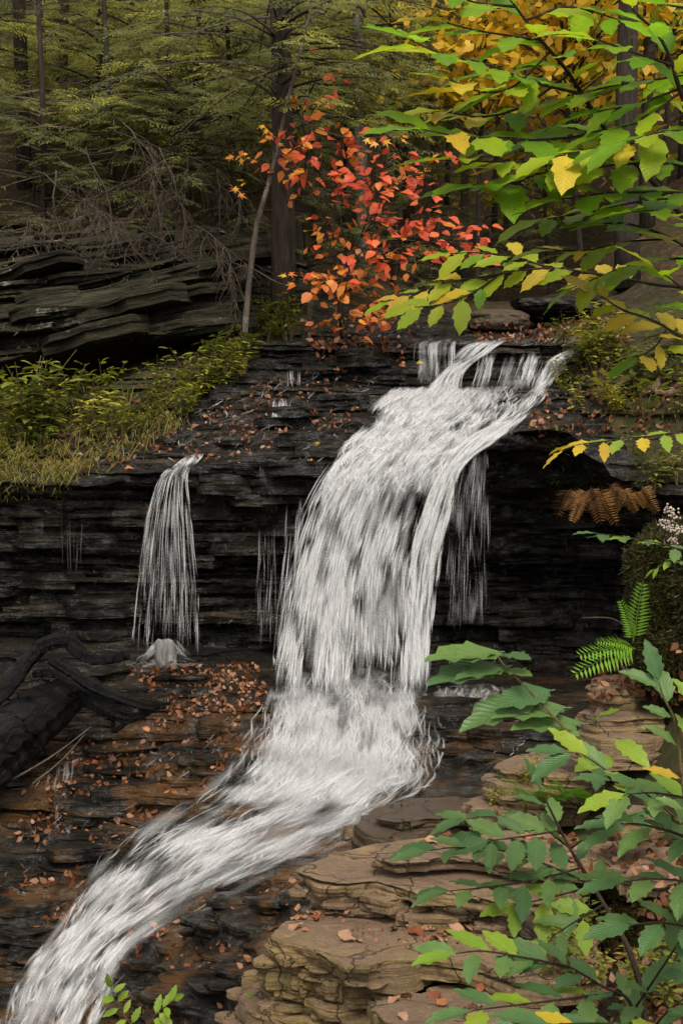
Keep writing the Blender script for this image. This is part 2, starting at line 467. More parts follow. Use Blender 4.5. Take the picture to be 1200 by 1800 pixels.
M['dead'] = mat_bark('dead_twig', (0.045, 0.033, 0.023), (0.13, 0.096, 0.068), (0.18, 0.15, 0.115))
M['root'] = mat_bark('root_bark', (0.12, 0.075, 0.045), (0.26, 0.17, 0.11), (0.3, 0.22, 0.15))
_m = NT('wet_driftwood'); _p = _m.pos()
_a = _m.math('ADD', _m.math('MULTIPLY', _m.noise(_m.scale(_m.uv(), (16.0, 4.0, 1.0)), 1.0, 7, 0.7), 0.7), _m.math('MULTIPLY', _m.noise(_p, 16.0, 6, 0.7), 0.3))
M['drift'] = _m.done(_m.pbr(Base_Color=_m.ramp(_a, [(0.46, (0.0012, 0.0010, 0.0008)), (0.58, (0.0045, 0.0033, 0.0024)), (0.72, (0.04, 0.03, 0.022))]),
                     Roughness=_m.ramp(_m.noise(_p, 5.0, 4), [(0.40, 0.10), (0.55, 0.6)]), Specular_IOR_Level=0.22, Normal=_m.bump(_a, 1.0, 0.05)))
M['pale_stone'] = mat_bark('pale_wet_stone', (0.10, 0.095, 0.09), (0.28, 0.27, 0.255), (0.36, 0.35, 0.33))
M['flower'] = mat_leaf('faded_flower', [(0.5, 0.42, 0.34), (0.42, 0.33, 0.26)], 0, 0, 0.2)
# ------------------------------------------------------------------ terrain: gorge bed, wall, upper shelves, hillside (one lofted sheet)
ST = [-400, 0, 130, 270, 400, 520, 640, 760, 870, 980, 1100, 1250, 1700]
ROWS = [  # (py per station, depth per station)
 ([2050] * 13,                                                          [6.9, 6.8, 6.7, 6.2, 5.4, 4.9, 4.5, 4.3, 4.2, 4.2, 4.2, 4.2, 4.2]),
 ([1800] * 13,                                                          [7.7, 7.6, 7.5, 7.0, 6.0, 5.5, 5.2, 5.1, 5.1, 5.1, 5.1, 5.1, 5.1]),
 ([1600, 1600, 1600, 1610, 1600, 1600, 1620, 1640, 1650, 1650, 1650, 1650, 1650], [8.6, 8.4, 8.3, 7.9, 7.2, 6.6, 6.2, 6.0, 5.9, 5.8, 5.8, 5.8, 5.8]),
 ([1430, 1420, 1420, 1430, 1430, 1420, 1440, 1460, 1470, 1470, 1470, 1470, 1470], [9.6, 9.5, 9.4, 9.2, 8.9, 8.8, 8.5, 8.1, 7.8, 7.6, 7.5, 7.5, 7.5]),
 ([1290] * 13,                                                          [10.3, 10.2, 10.2, 10.1, 10.0, 9.9, 9.8, 9.6, 9.4, 9.2, 9.0, 8.8, 8.8]),
 ([1150, 1150, 1160, 1165, 1185, 1205, 1220, 1222, 1215, 1210, 1200, 1200, 1200], [11.0, 11.0, 11.0, 11.0, 10.9, 10.8, 10.7, 10.7, 10.8, 10.9, 10.8, 10.5, 10.5]),
 ([1120, 1115, 1118, 1125, 1135, 1145, 1160, 1170, 1180, 1170, 1160, 1160, 1160], [11.8, 11.8, 11.8, 11.9, 12.0, 12.0, 11.9, 12.1, 12.5, 12.6, 12.3, 11.8, 11.8]),
 ([990, 985, 985, 985, 990, 990, 1000, 1000, 1000, 1000, 1000, 1000, 1000], [11.7, 11.7, 11.7, 11.8, 11.9, 11.8, 11.7, 12.1, 12.6, 12.7, 12.3, 11.5, 11.5]),
 ([860, 885, 895, 855, 872, 855, 850, 830, 815, 800, 885, 905, 905],    [11.4, 11.4, 11.4, 11.5, 11.5, 11.45, 11.4, 11.4, 11.7, 11.8, 11.4, 10.9, 10.9]),
 ([800, 850, 855, 825, 805, 803, 800, 790, 768, 748, 845, 872, 870],    [11.2, 11.2, 11.25, 11.3, 11.4, 11.4, 11.35, 11.3, 11.2, 11.2, 10.9, 10.4, 10.4]),
 ([740, 790, 780, 745, 722, 722, 715, 710, 705, 692, 745, 770, 760],    [11.8, 11.75, 11.8, 11.9, 12.1, 12.2, 12.2, 12.2, 12.2, 12.1, 11.4, 10.9, 10.9]),
 ([720, 725, 720, 685, 650, 660, 675, 682, 682, 682, 690, 690, 690],    [12.3, 12.3, 12.4, 12.6, 12.8, 12.9, 12.9, 12.9, 12.9, 12.7, 12.0, 11.5, 11.5]),
 ([690, 702, 697, 642, 612, 600, 600, 605, 607, 607, 610, 600, 600],    [12.8, 12.8, 12.9, 13.1, 13.2, 13.2, 13.1, 13.1, 13.1, 13.0, 12.5, 12.0, 12.0]),
 ([690, 692, 688, 612, 572, 565, 575, 580, 580, 570, 560, 540, 520],    [13.6, 13.6, 13.8, 14.2, 14.3, 14.4, 14.8, 15.2, 15.4, 15.2, 14.0, 13.2, 13.0]),
 ([420, 420, 420, 420, 430, 470, 500, 510, 510, 500, 470, 430, 400],    [15.8, 15.8, 15.8, 16.0, 16.8, 17.8, 19, 20, 20, 19, 17, 15.5, 15]),
 ([150, 150, 150, 150, 160, 200, 250, 270, 270, 260, 230, 180, 150],    [22, 22, 22, 23, 24, 26, 28, 30, 30, 29, 27, 24, 24]),
 ([-250] * 13,                                                          [38, 38, 38, 39, 40, 41, 42, 43, 43, 42, 41, 40, 40]),
]
NSEG = [18, 44, 52, 52, 44, 26, 52, 40, 20, 46, 34, 34, 26, 50, 46, 26]
PROT = [.08, .10, .12, .13, .12, .12, .20, .20, .18, .14, .09, .10, .12, .08, 0, 0, 0]     # how far strata stand proud, per row
TERR = [.95, .95, .95, .95, .95, .7, .3, .2, .3, .8, .95, .95, .8, .7, 0, 0, 0]                 # how stepped the slope is, per row

def build_terrain():
    nR, nS = len(ROWS), len(ST)
    C = np.zeros((nR, nS + 2, 3))
    for r, (py, Y) in enumerate(ROWS):
        for s in range(nS):
            C[r, s + 1] = P(ST[s], py[s], Y[s])
        for e, i, lift in ((0, 1, 3.2), (nS + 1, nS, 2.6)):      # the gorge sides, rising out of the frame
            C[r, e] = C[r, i] * np.array((2.6, 1, 1)) + np.array((0, 0, lift if r < 14 else 0.5))
    stx = np.array([-1500] + ST + [2900], float)
    uu = np.concatenate([np.linspace(-1500, -420, 14), np.linspace(-400, -60, 30), np.linspace(-55, 1255, 430), np.linspace(1262, 1700, 36), np.linspace(1730, 2900, 14)])
    # smooth (cubic hermite) interpolation across the stations
    T = np.gradient(C, stx, axis=1)
    idx = np.clip(np.searchsorted(stx, uu, side='right') - 1, 0, len(stx) - 2)
    h = (stx[idx + 1] - stx[idx]); t = (uu - stx[idx]) / h
    h00, h10, h01, h11 = 2*t**3 - 3*t**2 + 1, t**3 - 2*t**2 + t, -2*t**3 + 3*t**2, t**3 - t**2
    w = lambda a: a[None, :, None]
    G = w(h00) * C[:, idx] + w(h10 * h) * T[:, idx] + w(h01) * C[:, idx + 1] + w(h11 * h) * T[:, idx + 1]
    rows, prot, terr, rowt = [], [], [], []
    for r in range(nR - 1):
        for k in range(NSEG[r]):
            a = k / NSEG[r]
            rows.append(G[r] * (1 - a) + G[r + 1] * a)
            prot.append(PROT[r] * (1 - a) + PROT[r + 1] * a)
            terr.append(TERR[r] * (1 - a) + TERR[r + 1] * a)
            rowt.append(r + a)
    rows.append(G[-1]); prot.append(0); terr.append(0); rowt.append(nR - 1)
    V = np.array(rows)
    prot = np.array(prot)[:, None]; terr = np.array(terr)[:, None]; rowt = np.array(rowt)[:, None]
    x, y, z = V[..., 0].copy(), V[..., 1].copy(), V[..., 2].copy()
    rock = np.clip((14.2 - rowt) / 0.6, 0, 1)
    big = fbm(x * 0.8, y * 0.5, z * 1.1, 3, 3)
    y += 0.16 * big * rock
    x += 0.05 * fbm(x * 1.3, y, z * 3, 8, 3) * rock
    z += (1 - rock) * 0.5 * fbm(x * 0.35, y * 0.35, 0 * z, 21, 4)
    # bedding
    rs = np.random.RandomState(5)
    th = np.concatenate([rs.choice([.05, .07, .1, .15, .22], 220, p=[.22, .26, .24, .18, .1])])
    zb = np.cumsum(th) - 6.0
    zc = z + 0.025 * x + 0.05 * fbm(x * 0.7, y * 0.7, 0 * z, 31, 3) + 0.012 * fbm(x * 5, y * 5, 0 * z, 33, 2)
    k = np.clip(np.searchsorted(zb, zc) - 1, 0, len(zb) - 2)
    f = (zc - zb[k]) / (zb[k + 1] - zb[k])
    hh = zb[k + 1] - zb[k]
    bw = 0.35 + 1.3 * _hash(k, k * 0 + 3, k * 0, 77)
    xj = x + 0.05 * vnoise(x * 6, y * 0, z * 4, 41)
    blk = np.floor(xj / bw + 7.0 * _hash(k, k * 0, k * 0 + 5, 78))
    off = _hash(k, blk, blk * 0 + 1, 79)
    lay = _hash(k, k * 0 + 9, k * 0, 80)
    y -= prot * (0.9 * off + 0.7 * lay - 0.55)
    f2 = np.where(f < 0.72, f * 0.22 / 0.72, 0.22 + (f - 0.72) / 0.28 * 0.78)
    z += terr * hh * (f2 - f)
    # open joints under each bed
    edge = np.clip(1 - np.abs(f - 0.5) * 2, 0, 1)
    y += np.minimum(prot, .12) * 0.5 * np.clip(1 - edge / 0.28, 0, 1)
    det = fbm(x * 6, y * 6, z * 14, 51, 4)
    y += 0.03 * det * rock
    z += 0.018 * fbm(x * 9, y * 9, z * 9, 57, 3) * rock
    V = np.stack([x, y, z], -1)
    nr, nc = V.shape[:2]
    Fc = grid_faces(nr, nc)[:, ::-1]
    # materials per face: 0 wet rock, 1 litter, 2 bank soil
    rt = np.repeat(rowt[:-1, 0], nc - 1); ux = np.tile(uu[:-1], nr - 1)
    wob = 0.35 * vnoise(ux * 0.02, rt * 2.0, 0 * rt, 91)
    mi = np.zeros(len(Fc), int)
    mi[rt + wob > 13.4] = 1
    lb = np.interp(ux, [-100, 130, 270, 400, 520, 560], [9.0, 9.4, 10.2, 11.4, 12.3, 13.4])
    mi[(rt + wob * 0.7 > lb) & (rt < 13.6) & (ux < 560)] = 2
    rb = np.interp(ux, [930, 1000, 1080, 1200], [13.4, 11.6, 9.9, 9.2])
    mi[(rt + wob * 0.7 > rb) & (ux > 940) & (rt + wob < 13.4)] = 2
    me = mesh_np('rock_face', V.reshape(-1, 3), Fc, [M['wet'], M['litter'], M['soil']], smooth=False, midx=mi)
    o = link('rock_face', me)
    tag(o, 'dark wet layered rock wall and stepped stream bed of the gorge', kind='structure')
    tri = BVHTree.FromPolygons(V.reshape(-1, 3).tolist(), Fc.tolist())
    return o, tri

terrain, BVT = build_terrain()

gm = bpy.data.meshes.new('ground')
_n = 40
_xs = np.concatenate([-np.geomspace(600, 3, 20), np.geomspace(3, 600, 20)])
_gx, _gy = np.meshgrid(_xs, _xs)
_gz = np.where(_gy > 30, 10.0, -3.9) + np.where(_gy > 30, 0.02 * (_gy - 30), 0)
ground = link('ground', mesh_np('ground', np.stack([_gx, _gy, _gz], -1).reshape(-1, 3), grid_faces(40, 40), [M['litter']], smooth=False))
tag(ground, 'brown leaf littered forest ground beyond the gorge', kind='structure')

def hit(px, py, bv=None):
    d = P(px, py, 1.0).normalized()
    best = None
    for b in (bv or BVS):
        r = b.ray_cast(Vector((0, 0, 0)), d)
        if r[0] is not None and (best is None or r[3] < best[3]):
            best = r
    return best          # location, normal, index, distance

def down(x, y, z0=30.0):
    r = BVT.ray_cast(Vector((x, y, z0)), Vector((0, 0, -1)))
    return r[0].z if r[0] is not None else -3.0
BVS = [BVT]
# ------------------------------------------------------------------ rock slabs
def poly_resample(poly, n, rng, jag):
    p = np.array(poly, float)
    q = np.roll(p, -1, 0)
    L = np.linalg.norm(q - p, axis=1)
    cum = np.concatenate([[0], np.cumsum(L)])
    out = []
    for s in np.linspace(0, cum[-1], n, endpoint=False):
        i = min(np.searchsorted(cum, s, side='right') - 1, len(p) - 1)
        t = (s - cum[i]) / L[i]
        out.append(p[i] * (1 - t) + q[i] * t)
    o = np.array(out)
    t = np.roll(o, -1, 0) - np.roll(o, 1, 0)
    nrm = np.stack([t[:, 1], -t[:, 0]], 1)
    nrm /= np.linalg.norm(nrm, axis=1)[:, None] + 1e-9
    a = np.arange(n)
    ph = rng.uniform(0, 100)
    nz = vnoise(o[:, 0] * 9 + ph, o[:, 1] * 9, 0 * a, 1) * 0.6 + vnoise(o[:, 0] * 30 + ph, o[:, 1] * 30, 0 * a, 2) * 0.4
    # fractures: straight facets between random joints, some of them broken back
    kj = max(5, n // 5)
    jt = np.sort(rng.choice(n, kj, replace=False)); jv = rng.normal(0, 1, kj)
    fac = np.interp(a, np.concatenate([jt, [jt[0] + n]]), np.concatenate([jv, [jv[0]]]), period=None)
    kb = max(3, n // 9); jb = np.sort(rng.choice(n, kb, replace=False)); bv = rng.uniform(-1, 1, kb)
    stp = bv[(np.searchsorted(jb, a) - 1) % kb]
    o = o + nrm * (nz * jag * .5 + fac * jag * 1.1 + stp * jag * 1.5)[:, None]
    return o, nrm

def slab_geo(poly, ztop, thick, nl, n, rng, jag, spread=0.02, topn=0.01, tops=(0.9, 0.7, 0.45, 0.2)):
    """broken bedding slab: poly = plan outline (counter-clockwise), nl layers of unequal thickness with their own edges"""
    area = 0.5 * sum(poly[i][0] * poly[(i + 1) % len(poly)][1] - poly[(i + 1) % len(poly)][0] * poly[i][1] for i in range(len(poly)))
    if area < 0: poly = poly[::-1]
    o, nrm = poly_resample(poly, n, rng, jag)
    c = o.mean(0)
    hs = rng.dirichlet(np.full(nl, 2.5)) * thick
    V, ph = [], rng.uniform(0, 50)
    rings = []
    for s in tops[::-1]:
        p = c + (o - c) * s
        rings.append((p, ztop + topn * 2 * vnoise(p[:, 0] * 4 + ph, p[:, 1] * 4, 0 * p[:, 0], 7) + topn * 0.6 * vnoise(p[:, 0] * 14, p[:, 1] * 14, 0 * p[:, 0] + ph, 8)))
    z = ztop
    for l in range(nl):
        a = np.arange(n)
        kb = max(3, n // 10); jb = np.sort(rng.choice(n, kb, replace=False)); bv = rng.uniform(-1.2, .8, kb)
        seg = (np.searchsorted(jb, a) - 1) % kb
        joint = (seg != np.roll(seg, 1)) * rng.uniform(0, 1, n)
        offs = spread * (rng.uniform(-0.7, 0.3) + 1.5 * bv[seg] + rng.uniform(-.9, .9, kb)[seg] * np.sin(a * .7) - 1.1 * joint
                         + 0.5 * vnoise(o[:, 0] * 22, o[:, 1] * 22, 0 * a + l * 7.1 + ph, 12))
        if l == 0: offs = offs * 0.3
        for e, (zz, ins) in enumerate(((z - 0.003 * (l == 0), -0.002), (z - hs[l] * 0.5, 0.002), (z - hs[l], -0.002))):
            p = o + nrm * (offs + ins + spread * 0.25 * vnoise(o[:, 0] * 25, o[:, 1] * 25, 0 * a + e + l * 2.3, 13))[:, None]
            rings.append((p, np.full(n, zz) + 0.010 * (e == 2) * vnoise(o[:, 0] * 3, o[:, 1] * 3, 0 * a + l * 1.7 + ph, 19) + 0.003 * vnoise(o[:, 0] * 10, o[:, 1] * 10, 0 * a + l, 14) + (0 if l else topn * vnoise(p[:, 0] * 4 + ph, p[:, 1] * 4, 0 * p[:, 0], 7))))
        z -= hs[l]
    for p, zz in rings:
        V.append(np.concatenate([p, np.broadcast_to(zz, (n,))[:, None]], 1))
    nr = len(V)
    V = np.concatenate(V)
    Fc = []
    for r in range(nr - 1):
        for i in range(n):
            j = (i + 1) % n
            Fc.append((r * n + i, (r + 1) * n + i, (r + 1) * n + j, r * n + j))
    Fc.append(tuple(range(n)))
    Fc.append(tuple((nr - 1) * n + i for i in range(n))[::-1])
    return V, Fc

def plan(pts, z):
    """outline of a bedding plane at height z, from where its corners show in the photo"""
    return [tuple(P(px, py, z * F / (900.0 - py)).xy) for px, py in pts]

def add_slab(parent, pts, z, thick, nl, seed, mat, n=96, jag=0.012, spread=0.02, topn=0.008, label=None, bv=True):
    rng = np.random.RandomState(seed)
    V, Fc = slab_geo(plan(pts, z), z, thick, nl, n, rng, jag, spread, topn)
    me = bpy.data.meshes.new('stone_slab')
    me.from_pydata(V.tolist(), [], Fc)
    me.materials.append(mat)
    o = link('stone_slab', me, parent)
    if parent is not None: o.location = -parent.location
    if label: o['label'] = label
    if bv: BVS.append(BVHTree.FromPolygons(V.tolist(), Fc))
    return o

ledge = empty('rock_ledge', P(760, 1800, 4.9), 'tan layered sandstone ledge of stacked slabs in front, beside the white stream', 'rock ledge')
LS = [ # outline, top z, thickness, layers, seed, material
 ([(478, 1640), (500, 1655), (560, 1672), (600, 1690), (650, 1697), (690, 1684), (740, 1678), (800, 1684), (850, 1694), (900, 1716), (960, 1715), (1040, 1700), (1060, 1640), (960, 1612), (840, 1606), (760, 1590), (640, 1586), (560, 1592), (515, 1612)], -1.50, 0.085, 3, 1, 'dry'),
 ([(470, 1680), (520, 1705), (600, 1722), (680, 1712), (720, 1688), (800, 1692), (930, 1705), (1010, 1700), (1010, 1640), (800, 1625), (560, 1630), (490, 1650)], -1.586, 0.09, 3, 2, 'dry'),
 ([(455, 1720), (490, 1738), (560, 1755), (640, 1768), (690, 1750), (720, 1705), (860, 1715), (1010, 1720), (1010, 1660), (700, 1655), (500, 1660)], -1.678, 0.08, 3, 3, 'dry'),
 ([(415, 1752), (450, 1778), (520, 1795), (600, 1812), (690, 1795), (730, 1740), (900, 1740), (1000, 1700), (560, 1695), (470, 1700)], -1.76, 0.10, 3, 4, 'dry'),
 ([(392, 1790), (410, 1815), (470, 1835), (560, 1850), (700, 1860), (900, 1860), (1000, 1730), (560, 1725), (430, 1745)], -1.862, 0.16, 4, 5, 'dry'),
 ([(655, 1762), (672, 1790), (690, 1830), (760, 1850), (880, 1840), (980, 1820), (960, 1755), (900, 1735), (830, 1722), (740, 1738)], -1.60, 0.09, 3, 6, 'dry'),
 ([(528, 1530), (560, 1546), (610, 1552), (660, 1545), (720, 1560), (800, 1566), (880, 1582), (1000, 1590), (1010, 1510), (900, 1470), (760, 1468), (660, 1480), (590, 1498)], -1.375, 0.06, 3, 7, 'dry'),
 ([(524, 1558), (570, 1575), (630, 1576), (660, 1556), (740, 1558), (860, 1570), (1000, 1580), (1000, 1520), (760, 1500), (590, 1520)], -1.437, 0.07, 3, 8, 'dry'),
 ([(655, 1497), (700, 1510), (760, 1507), (830, 1506), (900, 1520), (1000, 1528), (1150, 1536), (1190, 1490), (1100, 1470), (960, 1462), (860, 1462), (740, 1472)], -1.305, 0.055, 2, 9, 'dry'),
 ([(615, 1448), (640, 1462), (690, 1472), (740, 1470), (800, 1452), (850, 1440), (870, 1418), (800, 1402), (720, 1402), (650, 1420)], -1.47, 0.22, 4, 10, 'damp'),
 ([(668, 1436), (720, 1446), (800, 1438), (860, 1425), (860, 1405), (790, 1398), (720, 1405)], -1.43, 0.05, 2, 11, 'damp'),
 ([(795, 1412), (830, 1422), (880, 1428), (960, 1430), (980, 1405), (900, 1390), (840, 1392)], -1.375, 0.10, 3, 12, 'dry'),
 ([(864, 1346), (890, 1354), (930, 1356), (980, 1362), (1060, 1366), (1120, 1340), (1050, 1320), (960, 1316), (900, 1326)], -1.225, 0.05, 2, 13, 'dry'),
 ([(850, 1372), (880, 1382), (940, 1388), (1020, 1392), (1100, 1380), (1100, 1340), (960, 1335), (880, 1345)], -1.278, 0.08, 3, 14, 'dry'),
 ([(846, 1395), (900, 1404), (980, 1410), (1080, 1405), (1100, 1370), (960, 1358), (870, 1372)], -1.36, 0.12, 3, 15, 'dry'),
 ([(1008, 1250), (1040, 1266), (1090, 1268), (1160, 1262), (1190, 1240), (1100, 1232), (1040, 1236)], -0.955, 0.06, 2, 16, 'dry'),
 ([(1018, 1285), (1060, 1300), (1130, 1300), (1200, 1280), (1180, 1250), (1090, 1248), (1030, 1262)], -1.02, 0.14, 4, 17, 'dry'),
 ([(1030, 1208), (1060, 1218), (1120, 1218), (1190, 1208), (1190, 1186), (1110, 1182), (1050, 1192)], -0.85, 0.10, 3, 18, 'dry'),
 ([(1062, 1436), (1090, 1446), (1140, 1444), (1170, 1424), (1120, 1412), (1078, 1420)], -1.135, 0.09, 2, 19, 'dry'),
 ([(1070, 1530), (1110, 1548), (1160, 1540), (1180, 1515), (1120, 1505)], -1.24, 0.07, 2, 20, 'dry'),
 ([(700, 1560), (760, 1590), (860, 1600), (960, 1640), (1000, 1600), (900, 1560), (780, 1545)], -1.43, 0.06, 2, 21, 'damp'),
]
LAB = {0: 'broad purplish brown flat slab with curled dry leaves on top', 5: 'small brown slab at the bottom under sapling leaves', 9: 'dark wet swirled slab touching the stream', 12: 'pale tan slab sticking out at the back', 17: 'topmost block of the right hand steps'}
for i, (pts, z, th, nl, sd, mt) in enumerate(LS):
    add_slab(ledge, pts, z, th, nl + 1, sd, M[mt], n=150 if i < 9 else 90, jag=0.013, spread=0.017 if i < 9 else 0.013, label=LAB.get(i))

# broken blocks in the left face of the ledge
def small_slab_mesh(seed, n=14, nl=2, thick=0.22, jag=0.05):
    rng = np.random.RandomState(seed)
    pts = []
    k = rng.randint(5, 8)
    for i in range(k):
        a = 2 * math.pi * (i + rng.uniform(-.25, .25)) / k
        rr = 0.5 * rng.uniform(.8, 1.15)
        pts.append((math.cos(a) * rr, math.sin(a) * rr * 0.62))
    return slab_geo(pts, thick * 0.5, thick, nl, n, rng, jag, 0.04, 0.012, tops=(0.8, 0.35))

SLABM = {}
for mt in ('wet', 'dry', 'cliff', 'damp'):
    SLABM[mt] = []
    for i in range(8):
        V, Fc = small_slab_mesh(100 + i, thick=[.14, .2, .28, .2, .16, .34, .22, .12][i])
        me = bpy.data.meshes.new('rock_slab')
        me.from_pydata(V.tolist(), [], Fc)
        me.materials.append(M[mt])
        SLABM[mt].append(me)

R = random.Random(11)
def put_slab(parent, loc, size, mt, yaw, tilt=0.0, squash=1.0, name='rock_slab'):
    o = bpy.data.objects.new(name, R.choice(SLABM[mt]))
    COL.objects.link(o)
    o.parent = parent
    o.location = Vector(loc) - (parent.location if parent is not None else Vector())
    o.rotation_euler = (R.uniform(-.07, .07), tilt + R.uniform(-.05, .05), yaw)
    o.scale = (size, size * R.uniform(.8, 1.25), size * squash)
    return o
for (px, py, Y, s) in [(430, 1748, 5.35, .2), (462, 1722, 5.3, .2), (488, 1700, 5.2, .19), (500, 1680, 5.12, .17), (520, 1712, 5.08, .18), (545, 1745, 5.0, .22), (575, 1728, 4.98, .2), (600, 1770, 4.92, .24),
                       (640, 1740, 4.92, .2), (520, 1770, 5.05, .24), (450, 1785, 5.2, .24), (405, 1790, 5.4, .18), (560, 1790, 4.95, .24), (690, 1775, 4.85, .22), (540, 1566, 5.4, .16), (580, 1580, 5.35, .18),
                       (640, 1592, 5.3, .2), (560, 1552, 5.45, .13), (700, 1592, 5.25, .2)]:
    put_slab(ledge, P(px, py, Y + .03), s, 'dry', R.uniform(-.5, .5), squash=R.uniform(.8, 1.4), name='stone_block')

for (x0, y0, x1, y1, za, n) in [(480, 1650, 690, 1690, 1.50, 20), (690, 1688, 900, 1720, 1.52, 10), (528, 1538, 880, 1585, 1.38, 16), (440, 1745, 640, 1790, 1.72, 12), (620, 1450, 860, 1430, 1.48, 8), (866, 1352, 1080, 1372, 1.25, 9), (1012, 1262, 1150, 1264, .97, 8)]:
    for q in range(n):
        t = R.random(); px = x0 + (x1 - x0) * t; pz = y0 + (y1 - y0) * t
        Y = za * F / (pz - 900.0); dz = R.uniform(.05, .26 if za > 1.45 else .14)
        p = Vector(((px - 600) * Y / F, Y + R.uniform(.03, .09), -za - dz))
        put_slab(ledge, p, R.uniform(.12, .26), 'dry', R.uniform(-.5, .5), squash=R.uniform(.5, 1.3), name='stone_block')

# ------------------------------------------------------------------ loose beds of the wall, the shelves and the stream bed: parts of the rock
def in_chute(px, py):
    if py < 1290: return False
    a = np.interp(py, [1290, 1312, 1405, 1470, 1555, 1640, 1712, 1800], [430, 415, 310, 205, 130, 70, 15, -30])
    b = np.interp(py, [1290, 1372, 1432, 1492, 1560, 1640, 1716, 1800], [800, 800, 710, 590, 440, 300, 240, 190])
    return a < px < b

def zone(n, poly, smin, smax, mt, depth=0.05, sq=(.6, 1.3)):
    xs = [p[0] for p in poly]; ys = [p[1] for p in poly]
    c = 0
    for _ in range(n * 12):
        if c >= n: break
        px, py = R.uniform(min(xs), max(xs)), R.uniform(min(ys), max(ys))
        ins = False; j = len(poly) - 1
        for i in range(len(poly)):
            if (poly[i][1] > py) != (poly[j][1] > py) and px < (poly[j][0] - poly[i][0]) * (py - poly[i][1]) / (poly[j][1] - poly[i][1]) + poly[i][0]:
                ins = not ins
            j = i
        if not ins or in_chute(px, py): continue
        h = hit(px, py, [BVT])
        if h is None: continue
        s = R.uniform(smin, smax)
        put_slab(terrain, h[0] + Vector((0, depth * s + .02, -.02)), s, mt, R.uniform(-.45, .45), squash=R.uniform(*sq))
        c += 1
zone(60, [(-20, 860), (240, 900), (500, 830), (560, 880), (500, 1150), (-20, 1130)], .35, .95, 'wet', .12, (.5, 1.0))
zone(34, [(860, 830), (1100, 900), (1100, 1200), (870, 1200)], .4, .9, 'wet', .15, (.4, .8))
zone(34, [(440, 640), (700, 620), (560, 860), (200, 840)], .3, .8, 'wet', .1, (.5, 1.0))
zone(80, [(-20, 1180), (450, 1190), (420, 1350), (200, 1500), (40, 1760), (-20, 1760)], .28, .75, 'wet', .05, (.5, 1.1))
zone(120, [(-20, 1180), (450, 1190), (420, 1350), (200, 1500), (40, 1760), (-20, 1760)], .10, .30, 'wet', .02, (.5, 1.3))
zone(50, [(160, 1790), (300, 1620), (560, 1480), (640, 1480), (500, 1620), (400, 1780)], .10, .26, 'wet', .02, (.5, 1.2))
zone(30, [(160, 1790), (300, 1620), (560, 1480), (640, 1480), (500, 1620), (400, 1780)], .25, .6, 'wet', .05, (.35, .7))
zone(24, [(760, 1200), (1000, 1210), (1000, 1300), (840, 1340), (760, 1400)], .3, .7, 'wet', .05, (.6, 1.1))

# the 290 largest stay single parts, the small ones become one broken mass
_sl = sorted([o for o in COL.objects if o.parent == terrain and o.name.startswith('rock_slab')], key=lambda o: -o.scale.x)
_mb = MB()
for o in _sl[290:]:
    m4 = Matrix.LocRotScale(o.location, o.rotation_euler, o.scale)
    _mb.add([tuple(m4 @ v.co) for v in o.data.vertices], [list(p.vertices) for p in o.data.polygons])
    bpy.data.objects.remove(o)
_mb.build('broken_rock', M['wet'], terrain, smooth=False)['kind'] = 'stuff'

